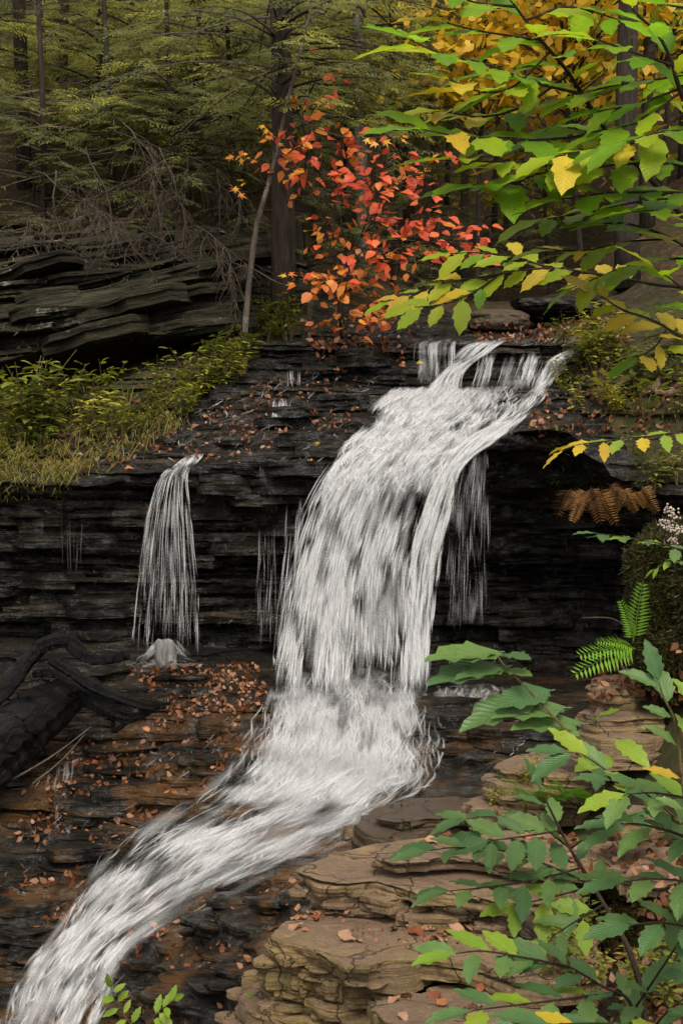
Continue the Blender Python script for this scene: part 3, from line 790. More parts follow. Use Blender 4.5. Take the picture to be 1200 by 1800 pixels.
# ------------------------------------------------------------------ overhanging cliff at the upper left
def build_cliff():
    st = np.array([-420, -150, 0, 120, 220, 320, 390, 450, 500, 540], float)
    rows = [
     ([705, 700, 698, 696, 690, 670, 640, 610, 590, 585], [14.6, 14.6, 14.7, 14.8, 15.0, 15.1, 15.2, 15.2, 15.2, 15.2]),
     ([690, 685, 672, 640, 622, 606, 586, 588, 560, 560], [13.7, 13.6, 13.6, 13.6, 13.7, 13.8, 14.0, 14.4, 14.8, 15.0]),
     ([660, 650, 640, 605, 590, 588, 572, 566, 545, 545], [13.1, 13.0, 13.0, 13.0, 13.0, 13.1, 13.3, 13.9, 14.6, 15.0]),
     ([560, 560, 560, 550, 535, 535, 530, 520, 520, 520], [13.2, 13.1, 13.1, 13.1, 13.1, 13.2, 13.5, 14.2, 14.8, 15.1]),
     ([470, 470, 470, 470, 462, 458, 462, 468, 480, 490], [13.6, 13.5, 13.5, 13.5, 13.4, 13.5, 13.9, 14.5, 15.0, 15.3]),
     ([430, 430, 430, 432, 428, 425, 430, 440, 455, 465], [14.3, 14.3, 14.3, 14.3, 14.2, 14.3, 14.6, 15.0, 15.6, 15.8]),
     ([400, 400, 400, 400, 400, 400, 405, 415, 430, 440], [16.2, 16.2, 16.2, 16.2, 16.2, 16.2, 16.4, 16.8, 17.4, 17.8]),
    ]
    nseg = [22, 16, 60, 50, 30, 16]
    C = np.zeros((len(rows), len(st), 3))
    for r, (py, Y) in enumerate(rows):
        for s in range(len(st)): C[r, s] = P(st[s], py[s], Y[s])
    uu = np.concatenate([np.linspace(-420, -20, 40), np.linspace(-17, 540, 190)])
    G = np.stack([[np.interp(uu, st, C[r, :, a]) for a in range(3)] for r in range(len(rows))]).transpose(0, 2, 1)
    V = []
    for r in range(len(rows) - 1):
        for k in range(nseg[r]):
            a = k / nseg[r]; V.append(G[r] * (1 - a) + G[r + 1] * a)
    V.append(G[-1]); V = np.array(V)
    x, y, z = V[..., 0].copy(), V[..., 1].copy(), V[..., 2].copy()
    y += 0.30 * fbm(x * 0.9, y * 0.6, z * 1.4, 103, 3)
    z += 0.10 * fbm(x * 1.2, y, z, 104, 3)
    zc = z - 0.20 * x + 0.12 * fbm(x * 0.8, y * 0.5, z * 0.5, 105, 3)
    rs = np.random.RandomState(9)
    zb = np.cumsum(rs.choice([.04, .07, .12, .2], 200, p=[.3, .35, .22, .13])) - 5.0
    k = np.clip(np.searchsorted(zb, zc) - 1, 0, 198)
    f = (zc - zb[k]) / (zb[k + 1] - zb[k])
    bw = 0.5 + 1.4 * _hash(k, k * 0 + 3, k * 0, 177)
    blk = np.floor((x + 0.08 * vnoise(x * 5, y, z * 3, 4)) / bw + 7 * _hash(k, k * 0, k * 0 + 5, 178))
    y -= 0.26 * (_hash(k, blk, blk * 0 + 1, 179) * 0.8 + 0.8 * _hash(k, k * 0, k * 0 + 4, 180) - .6)
    y += 0.09 * np.clip(1 - np.minimum(f, 1 - f) / 0.15, 0, 1)
    y += 0.06 * fbm(x * 5, y * 5, z * 12, 181, 4)
    V = np.stack([x, y, z], -1)
    Fc = grid_faces(V.shape[0], V.shape[1])[:, ::-1]
    o = link('cliff', mesh_np('cliff', V.reshape(-1, 3), Fc, [M['cliff']], smooth=False))
    tag(o, 'mossy dark overhanging rock cliff above the weedy bank', kind='structure')
    BVS.append(BVHTree.FromPolygons(V.reshape(-1, 3).tolist(), Fc.tolist()))
    return o, BVS[-1]
cliff, BVC = build_cliff()
for _ in range(46):
    px, py = R.uniform(-10, 430), R.uniform(450, 600)
    h = hit(px, py, [BVC])
    if h: put_slab(cliff, h[0] + Vector((0, .12, 0)), R.uniform(.4, 1.1), 'cliff', R.uniform(-.3, .3), tilt=-0.2, squash=R.uniform(.4, .8))

# ------------------------------------------------------------------ single rocks
def boulder(name, c, r, mat, label, cat, seed, sub=4, rough=0.22, strat=0.0, M4=None):
    import bmesh
    bm = bmesh.new()
    bmesh.ops.create_icosphere(bm, subdivisions=sub, radius=1.0)
    V = np.array([v.co[:] for v in bm.verts])
    F3 = [[v.index for v in f.verts] for f in bm.faces]
    bm.free()
    V = np.sign(V) * np.abs(V) ** 0.8
    d = 1 + rough * 1.6 * fbm(V[:, 0] * 1.3 + seed, V[:, 1] * 1.3, V[:, 2] * 1.3, seed, 5)
    if strat: d += strat * np.round(vnoise(V[:, 0] * .7, V[:, 1] * .7, V[:, 2] * 5 + seed, seed + 5) * 2) / 2
    V = V * d[:, None] * np.array(r)
    me = bpy.data.meshes.new(name)
    me.from_pydata(V.tolist(), [], F3)
    me.materials.append(mat)
    for p in me.polygons: p.use_smooth = sub > 4
    o = link(name, me)
    o.location = c
    tag(o, label, cat)
    W = V + np.array(c)
    BVS.append(BVHTree.FromPolygons(W.tolist(), F3))
    return o
boulder('boulder', P(873, 566, 15.0), (.33, .3, .13), M['bark_dark'] and M['damp'], 'brown blocky boulder on the leafy shelf behind the top of the falls', 'boulder', 3, 4, .16, .08)
boulder('boulder', P(985, 545, 15.3), (.55, .4, .13), M['wet'], 'black wet boulder at the back of the upper stream, under yellow leaves', 'boulder', 5, 4, .2, .1)
boulder('boulder', P(292, 1150, 10.75), (.09, .08, .12), M['pale_stone'], 'small pale stone splashed at the foot of the thin left waterfall', 'rock', 8, 3, .3)
boulder('mossy_boulder', P(1262, 1072, 6.75), (.44, .45, .46), M['moss'], 'large moss covered boulder at the right edge above the ledge steps', 'boulder', 12, 5, .28)
for pts, z, th, nl, sd, lab in [
   ([(640, 606), (700, 600), (760, 600), (832, 590), (832, 580), (760, 575), (690, 588)], 1.90, .10, 2, 61, 'long flat dark slab lying across the top left of the falls'),
   ]:
    pts3 = [P(px, py, 14.0 + (606 - py) * .03) for px, py in pts]
    rng = np.random.RandomState(sd)
    V, Fc = slab_geo([(p.x, p.y) for p in pts3], 1.80, .16, nl, 60, rng, .03, .05, .03)
    me = bpy.data.meshes.new('flat_rock'); me.from_pydata(V.tolist(), [], Fc); me.materials.append(M['wet'])
    o = link('flat_rock', me); tag(o, lab, 'rock')

# mossy, leafy ground rising to the right of the ledge
def build_bank():
    st = np.array([820, 940, 1040, 1120, 1200, 1320, 1700], float)
    rows = [([2100] * 7, [3.7, 3.7, 3.7, 3.7, 3.6, 3.5, 3.4]),
            ([1830, 1820, 1810, 1790, 1780, 1770, 1700], [4.65, 4.6, 4.5, 4.4, 4.3, 4.2, 4.0]),
            ([1700, 1690, 1650, 1620, 1600, 1580, 1500], [5.3, 5.2, 5.1, 5.0, 4.9, 4.7, 4.5]),
            ([1560, 1550, 1520, 1490, 1470, 1430, 1300], [6.1, 5.9, 5.7, 5.55, 5.4, 5.2, 5.0]),
            ([1470, 1450, 1410, 1370, 1330, 1290, 1100], [6.8, 6.6, 6.5, 6.2, 6.0, 5.8, 5.6]),
            ([1440, 1400, 1350, 1270, 1220, 1160, 950], [7.5, 7.2, 6.9, 6.6, 6.5, 6.3, 6.1]),
            ([1425, 1390, 1330, 1230, 1150, 1080, 900], [8.1, 7.8, 7.4, 7.1, 7.0, 6.9, 6.7]),
            ([1440, 1420, 1370, 1290, 1200, 1120, 950], [8.8, 8.4, 8.0, 7.8, 7.8, 7.9, 8.0]),
            ([1500, 1480, 1450, 1420, 1400, 1350, 1200], [9.2, 8.8, 8.5, 8.4, 8.5, 8.6, 9.0])]
    C = np.array([[P(st[s], py[s], Y[s]) for s in range(7)] for py, Y in rows])
    uu = np.linspace(820, 1700, 110); tt = np.linspace(0, len(rows) - 1, 130)
    G = np.stack([[np.interp(uu, st, C[r, :, a]) for a in range(3)] for r in range(len(rows))]).transpose(0, 2, 1)
    V = np.array([[np.interp(tt, np.arange(len(rows)), G[:, j, a]) for a in range(3)] for j in range(len(uu))]).transpose(2, 0, 1)
    x, y, z = V[..., 0], V[..., 1], V[..., 2]
    z = z + .06 * fbm(x * 4, y * 4, z * 4, 301, 4) + .015 * fbm(x * 16, y * 16, z * 16, 302, 3) - .10
    V = np.stack([x, y, z], -1).reshape(-1, 3)
    Fc = grid_faces(130, 110)
    o = link('ground_bank', mesh_np('ground_bank', V, Fc, [M['soil']], smooth=False))
    tag(o, 'dark mossy soil bank rising to the right of the ledge', kind='structure')
    BVS.append(BVHTree.FromPolygons(V.tolist(), Fc.tolist()))
build_bank()
# ------------------------------------------------------------------ water
WR = np.random.RandomState(42)
M['foam_a'] = mat_water_strand('white_water', 0.66)
M['foam_b'] = mat_water_strand('thin_white_water', 0.32)
M['foam_c'] = mat_water_strand('veil_water', 0.15)
M['sheet'] = mat_water_sheet('streaked_water', 0.56, 0.26, 0.42, 60.0, 2.4)
M['sheet_full'] = mat_water_sheet('foaming_water', 0.53, 0.30, 0.52, 52.0, 2.6)
M['sheet_chute'] = mat_water_sheet('rapids_water', 0.55, 0.32, 0.44, 40.0, 2.2)

def cat1(a, t):
    """Catmull-Rom of array a (n, k) at parameters t in 0..n-1"""
    n = len(a); i = np.clip(np.floor(t).astype(int), 0, n - 2); f = (t - i)[:, None]
    p0 = np.where((i > 0)[:, None], a[np.maximum(i - 1, 0)], 2 * a[0] - a[1]); p1 = a[i]; p2 = a[i + 1]
    p3 = np.where((i + 2 < n)[:, None], a[np.minimum(i + 2, n - 1)], 2 * a[-1] - a[-2])
    return 0.5 * (2 * p1 + (p2 - p0) * f + (2 * p0 - 5 * p1 + 4 * p2 - p3) * f ** 2 + (3 * p1 - p0 - 3 * p2 + p3) * f ** 3)

class Flow:
    def __init__(s, rows, Y=None, ns=44, nv=110, lift=0.03):
        s.rows = np.array(rows, float)
        s.n = len(rows)
        s.ns, s.nv = ns, nv
        v = np.linspace(0, s.n - 1, nv)
        r = cat1(s.rows, v)
        ss = np.linspace(0, 1, ns)
        px = r[:, None, 0] * (1 - ss) + r[:, None, 2] * ss
        py = r[:, None, 1] * (1 - ss) + r[:, None, 3] * ss
        D = np.zeros((nv, ns))
        for i in range(nv):
            for j in range(ns):
                h = BVT.ray_cast(Vector((0, 0, 0)), P(px[i, j], py[i, j], 1.0).normalized())
                D[i, j] = h[0].y if h[0] is not None else 11.0
        if Y is not None:
            Ye = np.interp(v, np.arange(s.n), np.array(Y, float))[:, None]
            D = np.minimum(D, Ye)
        for _ in range(2):
            Q = np.pad(D, 1, mode='edge')
            D = np.min([Q[a:a + nv, b:b + ns] for a in range(3) for b in range(3)], axis=0)
        for _ in range(4):
            Q = np.pad(D, 1, mode='edge')
            D = np.mean([Q[a:a + nv, b:b + ns] for a in range(3) for b in range(3)], axis=0)
        s.D = D - lift
        s.px, s.py = px, py
    def depth(s, ss, t):
        a = np.clip(t / (s.n - 1) * (s.nv - 1), 0, s.nv - 1.001); b = np.clip(ss * (s.ns - 1), 0, s.ns - 1.001)
        i, j = a.astype(int), b.astype(int); fa, fb = a - i, b - j
        D = s.D
        return D[i, j] * (1 - fa) * (1 - fb) + D[i + 1, j] * fa * (1 - fb) + D[i, j + 1] * (1 - fa) * fb + D[i + 1, j + 1] * fa * fb
    def at(s, ss, t, off=0.0):
        r = cat1(s.rows, t)
        px = r[:, 0] * (1 - ss) + r[:, 2] * ss; py = r[:, 1] * (1 - ss) + r[:, 3] * ss
        Y = s.depth(ss, t) - off
        return np.stack([(px - 600) * Y / F, Y, (900 - py) * Y / F], 1)
    def sheet(s, name, mat, dens, off=0.0, rip=0.02, seed=0, clump=0.55, fade=0.08, label=None, parent=None):
        nv, ns = s.nv, s.ns
        Y = s.D - off
        V = np.stack([(s.px - 600) * Y / F, Y, (900 - s.py) * Y / F], -1)
        nz = fbm(V[..., 0] * 9, V[..., 1] * 3, V[..., 2] * 3, 600 + seed, 3)
        V[..., 1] -= rip * 2 * nz; V[..., 2] += rip * nz
        dv = np.linalg.norm(np.diff(V, axis=0), axis=2).mean(1); lv = np.concatenate([[0], np.cumsum(dv)])
        du = np.linalg.norm(V[:, -1] - V[:, 0], axis=1).mean()
        uv = np.stack([np.broadcast_to(np.linspace(0, du, ns), (nv, ns)) + seed * 3.7, np.broadcast_to(lv[:, None], (nv, ns)) + seed * 1.9], -1)
        me = mesh_np(name, V.reshape(-1, 3), grid_faces(nv, ns)[:, ::-1], [mat], uv=uv.reshape(-1, 2))
        sg, tg = np.meshgrid(np.linspace(0, 1, ns), np.linspace(0, 1, nv))
        cl = fbm(V[..., 0] * 5.5 + seed, V[..., 1] * 2, V[..., 2] * 2.6 + V[..., 0] * 1.2, 640 + seed, 4)
        eg = np.minimum(sg, 1 - sg) + .16 * fbm(sg * 3, tg * 16, 0 * sg + seed, 650 + seed, 3) * (1 - 2 * np.minimum(sg, 1 - sg))
        d = np.clip(dens(sg, tg) + clump * cl, 0, 1) * np.clip((eg - .01) / 0.13, 0, 1)
        et = np.minimum(tg * 1.2 + .01, 1 - tg) + .10 * fbm(sg * 9, tg * 2, 0 * sg + seed, 660 + seed, 3)
        d = d * np.clip((et - .0) / fade, 0, 1)
        at = me.attributes.new('dens', 'FLOAT', 'POINT')
        at.data.foreach_set('value', np.clip(d, 0, 1).astype(np.float32).ravel())
        o = link(name, me, parent)
        if parent is None: tag(o, label, kind='structure')
        return o

class Strands:
    def __init__(s): s.V, s.Fc, s.mi, s.uv, s.n = [], [], [], [], 0
    def add(s, fl, n, dens, lmin, lmax, wmin, wmax, off=(0.0, 0.06), wig=0.01, p=(.3, .4, .3), npt=6, clump=8.0):
        ss = WR.uniform(-0.05, 1.05, n * 4); tt = WR.uniform(0, 1, n * 4)
        cl = fbm(ss * clump * 1.6, tt * fl.n * 1.7, 0 * ss, WR.randint(999), 4) * 2.7 + 0.46
        keep = WR.uniform(0, 1, n * 4) < dens(ss, tt) * np.clip(cl, 0, 1.2)
        ss, tt = ss[keep][:n], tt[keep][:n]; n = len(ss)
        Lr = WR.uniform(lmin, lmax, n)
        k = np.linspace(0, 1, npt)
        T = np.clip(tt[:, None] * (1 - Lr[:, None]) + k[None] * Lr[:, None] - np.abs(WR.normal(0, .012, n))[:, None], 0, 1) * (fl.n - 1)
        S = np.clip(ss[:, None] + wig * np.sin(WR.uniform(0, 6.3, n)[:, None] + k[None] * WR.uniform(1, 5, n)[:, None]) + WR.normal(0, wig * 1.6, n)[:, None] * (k[None] - .5), -.1, 1.1)
        O = WR.uniform(off[0], off[1], n)[:, None] + 0 * k[None]
        C = fl.at(S.ravel(), T.ravel(), O.ravel()).reshape(n, npt, 3)
        W = (WR.uniform(0, 1, n) ** 2.0 * (wmax - wmin) + wmin)
        prof = 0.55 + 0.45 * np.sin(np.pi * k)
        tan = np.gradient(C, axis=1); tan /= np.linalg.norm(tan, axis=2)[..., None] + 1e-9
        vw = -C / np.linalg.norm(C, axis=2)[..., None]
        a = np.cross(tan, vw); a /= np.linalg.norm(a, axis=2)[..., None] + 1e-9
        b = np.cross(a, tan)
        r = (W[:, None] * prof[None])[..., None] * 0.5
        Vv = np.stack([C - a * r, C + b * r * .35, C + a * r], 2)            # n, npt, 3, 3
        base = s.n + np.arange(n)[:, None, None] * (npt * 3)
        i = np.arange(npt - 1)[None, :, None] * 3; j = np.arange(2)[None, None, :]
        Q = np.stack([base + i + j, base + i + j + 1, base + i + 4 + j, base + i + 3 + j], -1).reshape(-1, 4)
        m = WR.choice(3, n, p=p)
        uu = np.broadcast_to(np.array([.002, .5, .998])[None, None, :], (n, npt, 3)) + np.floor(WR.uniform(0, 60, n))[:, None, None]
        vv = np.broadcast_to(np.linspace(.002, .998, npt)[None, :, None], (n, npt, 3)) + np.floor(WR.uniform(0, 60, n))[:, None, None]
        s.uv.append(np.stack([uu, vv], -1).reshape(-1, 2))
        s.V.append(Vv.reshape(-1, 3)); s.Fc.append(Q); s.mi.append(np.repeat(m, (npt - 1) * 2)); s.n += n * npt * 3
    def build(s, name, label=None, parent=None):
        o = link(name, mesh_np(name, np.concatenate(s.V), np.concatenate(s.Fc), [M['foam_a'], M['foam_b'], M['foam_c']], midx=np.concatenate(s.mi), uv=np.concatenate(s.uv)), parent)
        if parent is None: tag(o, label, kind='structure')
        else: o['kind'] = 'stuff'
        return o

one = lambda s, t: 1.0 + 0 * s
def bumpf(c, w):
    return lambda s, t: np.exp(-((s - c) / w) ** 2)

def chute(s, t):
    # the rapids break over a flight of small ledges, wander, and leave bare rock between
    n1 = fbm(t * 7 + 0 * s, 0 * s, 0 * s + 3, 871, 2); n2 = fbm(s * 5, t * 13, 0 * s, 872, 3); st_ = np.abs(np.sin(t * 26 + 3.0 * fbm(s * 3, t * 3, 0 * s, 873, 2)))
    return np.exp(-((s - .50 - .22 * n1) / .30) ** 2) * np.clip(.62 + 1.5 * n2, .05, 1) * (.45 + .55 * st_)
# the upper step
fa1 = Flow([(740, 597, 800, 598), (728, 606, 795, 608), (728, 640, 793, 645), (724, 672, 790, 684)], ns=24, nv=40)
fa2 = Flow([(836, 600, 892, 595), (820, 610, 872, 606), (804, 626, 850, 624), (786, 644, 824, 641), (764, 666, 808, 662), (738, 692, 806, 690), (690, 716, 800, 716)], ns=26, nv=60)
fa3 = Flow([(856, 612, 952, 618), (846, 626, 948, 633), (838, 655, 938, 660), (828, 690, 930, 690)], ns=30, nv=40)
fa4 = Flow([(990, 618, 1024, 606), (956, 638, 1004, 628), (944, 664, 976, 662), (930, 686, 960, 684), (902, 706, 952, 700), (878, 735, 930, 726), (830, 768, 900, 752), (785, 800, 862, 782)], ns=24, nv=80)
# the broad cascade, the free fall, the tongue on its right, the sparse veil beyond
fb = Flow([(706, 680, 905, 678), (668, 716, 890, 716), (644, 752, 860, 752), (612, 790, 838, 786), (588, 830, 800, 826), (566, 876, 780, 872)], Y=[12.9, 12.5, 12.0, 11.35, 11.2, 11.16], ns=60, nv=90)
fc = Flow([(628, 770, 830, 778), (590, 812, 806, 812), (558, 865, 780, 862), (534, 925, 762, 925), (515, 995, 745, 990), (498, 1070, 742, 1065), (482, 1150, 748, 1145), (468, 1238, 748, 1228)],
          Y=[11.5, 11.25, 11.18, 11.12, 11.06, 10.98, 10.88, 10.72], ns=60, nv=130)
ft = Flow([(872, 742, 926, 730), (812, 780, 872, 772), (772, 832, 816, 818), (748, 890, 796, 878), (728, 960, 776, 955), (716, 1040, 764, 1040), (710, 1130, 756, 1130), (704, 1222, 752, 1218)],
          Y=[11.9, 11.2, 11.1, 11.05, 11.0, 10.93, 10.83, 10.7], ns=24, nv=110)
fv = Flow([(800, 796, 862, 780), (784, 880, 858, 870), (776, 990, 856, 985), (768, 1120, 856, 1110)], Y=[11.15, 11.1, 11.05, 10.95], ns=24, nv=70)
# apron and chute
fd = Flow([(478, 1178, 750, 1176), (472, 1216, 752, 1208), (462, 1262, 758, 1252), (440, 1318, 762, 1308), (405, 1372, 760, 1365), (352, 1420, 736, 1408)], ns=60, nv=70)
fe = Flow([(448, 1308, 770, 1378), (340, 1398, 672, 1440), (234, 1462, 556, 1504), (156, 1548, 410, 1572), (100, 1632, 276, 1646), (44, 1706, 214, 1722), (8, 1800, 166, 1800), (-24, 1890, 126, 1890)], ns=60, nv=150, lift=.06)

for i, (fl, m, dn, off, rp) in enumerate([
   (fa1, 'sheet', lambda s, t: np.clip(.28 + .5 * fbm(s * 5, 0 * s, 0 * s, 811, 2), 0, 1), 0, .01), (fa2, 'sheet_full', lambda s, t: .36 + .3 * t, .0, .015), (fa3, 'sheet', lambda s, t: np.clip(.24 + .6 * fbm(s * 6, 0 * s, 0 * s, 812, 2), 0, 1), 0, .01),
   (fa4, 'sheet_full', lambda s, t: .42 + 0 * s, 0, .015),
   (fb, 'sheet_full', lambda s, t: np.clip(.72 - .5 * np.clip(s - .42, 0, 1) - .25 * np.exp(-((s - .72) / .12) ** 2), 0, 1), 0, .03),
   (fb, 'sheet', lambda s, t: np.clip(.55 - .4 * s, 0, 1), .08, .04),
   (fc, 'sheet_full', lambda s, t: np.clip(.56 - .52 * t + .10 * np.exp(-((s - .25) / .25) ** 2) - .2 * np.exp(-((s - .65) / .2) ** 2), 0, 1), 0, .02),
   (fc, 'sheet', lambda s, t: np.clip(.40 - .32 * t + .08 * np.cos(s * 9), 0, 1), .10, .03),
   (ft, 'sheet_full', lambda s, t: np.clip(.62 - .2 * t, 0, 1), .03, .015),
   (fv, 'sheet', lambda s, t: np.clip(.26 - .12 * t, 0, 1), 0, .01),
   (fd, 'sheet_full', lambda s, t: np.clip((.36 + .35 * t - .3 * np.clip(.25 - s, 0, 1)) * np.clip((1 - s) * 3.5, 0, 1), 0, 1), 0, .03),
   (fd, 'sheet_chute', lambda s, t: np.clip((.40 + .2 * t) * np.clip((1 - s) * 3.5, 0, 1), 0, 1), .06, .04),
   (fe, 'sheet_chute', lambda s, t: np.clip(.10 + .55 * chute(s, t), 0, 1) * np.clip(np.minimum(s, 1 - s) * 5, 0, 1), 0, .03),
   (fe, 'sheet_chute', lambda s, t: np.clip(.62 * chute(s, t), 0, 1), .05, .05)]):
    o = fl.sheet('water_sheet', M[m], dn, off, rp, i, clump=.30 if fl is fe else .5)
    if i == 0:
        wroot = bpy.data.objects.new('water', None); COL.objects.link(wroot)
        tag(wroot, 'white water of the falls pouring over black ledges and down the chute', kind='structure')
    o.parent = wroot

st = Strands()
st.add(fa1, 210, lambda s, t: np.clip(.25 + 2.4 * fbm(s * 8, 0 * s, 0 * s, 813, 2), .02, 1), .15, .75, .005, .020, (0, .05), .025)
st.add(fa2, 420, lambda s, t: np.clip(.4 + 1.6 * fbm(s * 5, t * 2, 0 * s, 815, 2), .05, 1), .12, .4, .006, .026, (0, .08), .06, (.5, .35, .15))
st.add(fa3, 210, lambda s, t: np.clip(.28 + 2.6 * fbm(s * 9, 0 * s, 0 * s, 814, 2), .02, 1), .2, .8, .005, .022, (0, .05), .02)
st.add(fa4, 520, lambda s, t: np.clip(.45 + 1.6 * fbm(s * 4, t * 4, 0 * s, 816, 2), .05, 1), .06, .2, .006, .026, (0, .08), .06, (.4, .4, .2))
st.add(fb, 4600, lambda s, t: np.clip(1.1 - .8 * s, .2, 1), .04, .16, .006, .030, (0, .16), .02, (.4, .35, .25))
st.add(fc, 6400, lambda s, t: (.40 + .6 * np.exp(-((s - .22) / .26) ** 2)) * (1 - .45 * t) * np.clip(np.minimum(s, 1 - s) * 9 + .1, 0, 1), .03, .17, .005, .024, (0, .16), .006, (.25, .4, .35))
st.add(fc, 160, lambda s, t: np.exp(-(s / .12) ** 2), .12, .3, .008, .026, (0, .1), .006, (.3, .4, .3))
st.add(ft, 2000, one, .03, .12, .006, .026, (0, .07), .02, (.45, .35, .2))
st.add(fv, 170, one, .05, .3, .004, .012, (0, .06), .01, (.12, .38, .5))
st.add(fd, 4000, lambda s, t: np.clip(.25 + s * .5 + t * .5, 0, 1) * np.clip(t * 3.2, 0.05, 1) * np.clip((1 - s) * 4, 0.04, 1) * np.clip(s * 6, .1, 1), .05, .19, .006, .028, (0, .09), .015, (.3, .4, .3))
st.add(fe, 7000, chute, .022, .10, .005, .028, (0, .12), .016, (.24, .38, .38))
for fl, n in ((fb, 260), (fc, 320), (fd, 220), (fe, 160)):        # broad thin veils between the threads
    st.add(fl, n, lambda s, t: np.clip(np.minimum(s, 1 - s) * 6, 0, 1), .06, .22, .04, .11, (0, .10), .01, (0, .15, .85))
st.build('water_streaks', parent=wroot)

# thin fall on the left, and trickles
fl1 = Flow([(300, 822, 336, 816), (284, 838, 328, 836), (268, 880, 330, 880), (256, 940, 336, 940), (248, 1010, 342, 1010), (242, 1080, 345, 1080), (236, 1158, 348, 1158)], Y=[11.15, 11.1, 11.05, 11.0, 10.95, 10.88, 10.78], ns=24, nv=90)
fl0 = Flow([(330, 800, 358, 795), (316, 812, 350, 808), (300, 826, 338, 820)], ns=12, nv=24)
ft1 = Flow([(484, 700, 500, 700), (478, 722, 506, 722), (474, 742, 508, 740)], ns=10, nv=24)
ft2 = Flow([(503, 650, 526, 650), (503, 682, 526, 682)], ns=10, nv=20)
ft3 = Flow([(458, 812, 482, 812), (462, 860, 480, 860), (464, 915, 486, 915)], ns=10, nv=30)
ft4 = Flow([(455, 920, 485, 920), (452, 1040, 484, 1040), (448, 1150, 482, 1150)], Y=[11.25, 11.2, 11.1], ns=10, nv=40)
ft5 = Flow([(505, 880, 535, 870), (500, 960, 528, 955), (488, 1080, 520, 1075), (478, 1200, 510, 1195)], Y=[11.2, 11.1, 11.0, 10.9], ns=10, nv=40)
ft6 = Flow([(22, 890, 180, 900), (22, 960, 180, 960), (22, 1030, 180, 1030)], Y=[11.2, 11.15, 11.1], ns=14, nv=30)
ft7 = Flow([(72, 1350, 100, 1340), (60, 1375, 92, 1372), (40, 1400, 96, 1400)], ns=10, nv=20)
ft8 = Flow([(100, 1335, 130, 1330), (98, 1365, 126, 1365), (88, 1400, 112, 1400)], ns=10, nv=20)
ft9 = Flow([(760, 1205, 880, 1200), (750, 1222, 890, 1218), (752, 1238, 880, 1232)], ns=20, nv=16)
lroot = bpy.data.objects.new('water', None); COL.objects.link(lroot)
tag(lroot, 'thin threads of water falling down the black wall on the left, and strands painted as wet glints', kind='structure')
fl1.sheet('water_sheet', M['sheet'], lambda s, t: np.clip(.44 - .9 * t, 0, 1), 0, .01, 21, parent=lroot)
fl0.sheet('water_sheet', M['sheet'], lambda s, t: .5 + 0 * s, 0, .01, 22, parent=lroot)
ft9.sheet('water_sheet', M['sheet_chute'], lambda s, t: .45 + 0 * s, 0, .01, 23, parent=lroot)
s2 = Strands()
s2.add(fl1, 640, lambda s, t: np.clip(1.1 - .5 * t, 0, 1), .05, .25, .003, .010, (0, .09), .008, (.25, .4, .35), clump=14)
s2.add(fl1, 16, one, .5, 1.0, .006, .012, (0, .05), .004, (.4, .5, .1), clump=14)
s2.add(fl0, 60, one, .4, .8, .008, .03, (0, .02), .02)
s2.add(ft1, 60, one, .3, .8, .008, .03, (0, .02), .05)
s2.add(ft2, 16, one, .7, 1.2, .006, .02, (0, .02), .02)
s2.add(ft3, 40, one, .15, .4, .007, .02, (0, .02), .1, (.2, .5, .3))
s2.add(ft4, 34, one, .12, .5, .005, .014, (0, .04), .04, (.05, .4, .55))
s2.add(ft5, 60, one, .12, .5, .006, .02, (0, .05), .04, (.1, .45, .45))
s2.add(ft6, 8, one, .3, .9, .004, .009, (0, .02), .006, (0, .25, .75))
s2.add(ft7, 10, one, .3, .7, .006, .02, (0, .02), .05, (.05, .35, .6))
s2.add(ft8, 12, one, .3, .8, .008, .03, (0, .02), .05, (.1, .5, .4))
s2.add(ft9, 110, one, .2, .6, .01, .04, (0, .02), .02, (.1, .4, .5))
# splash over the stone under the thin fall, and thin white strands painting wet-film glints on the ledges
fs1 = Flow([(276, 1124, 306, 1122), (264, 1142, 318, 1140), (244, 1164, 340, 1162)], ns=16, nv=20, lift=.12)
s2.add(fs1, 170, one, .3, .8, .006, .020, (0, .06), .05, (.2, .4, .4))
fs2 = Flow([(240, 1150, 345, 1150), (226, 1164, 356, 1164), (216, 1176, 372, 1176)], ns=16, nv=20)
s2.add(fs2, 90, bumpf(.5, .3), .2, .5, .006, .022, (0, .03), .06, (.0, .2, .8))
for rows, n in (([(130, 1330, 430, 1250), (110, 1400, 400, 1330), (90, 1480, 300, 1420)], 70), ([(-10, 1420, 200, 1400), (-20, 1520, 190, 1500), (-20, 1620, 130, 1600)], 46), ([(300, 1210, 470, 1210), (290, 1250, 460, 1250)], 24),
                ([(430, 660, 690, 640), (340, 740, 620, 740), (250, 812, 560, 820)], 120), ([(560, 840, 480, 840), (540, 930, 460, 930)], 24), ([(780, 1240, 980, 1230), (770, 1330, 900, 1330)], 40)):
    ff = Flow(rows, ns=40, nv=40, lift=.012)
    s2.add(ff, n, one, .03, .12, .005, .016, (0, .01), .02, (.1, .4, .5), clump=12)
crest = Flow([(735, 596, 1020, 588), (732, 604, 1000, 600), (730, 610, 980, 610)], ns=40, nv=16, lift=.012)
s2.add(crest, 80, one, .3, .8, .005, .014, (0, .01), .03, (.1, .4, .5), clump=12)  # short white strands painted as highlights along the crest shelf
s2.build('water_streaks', parent=lroot)

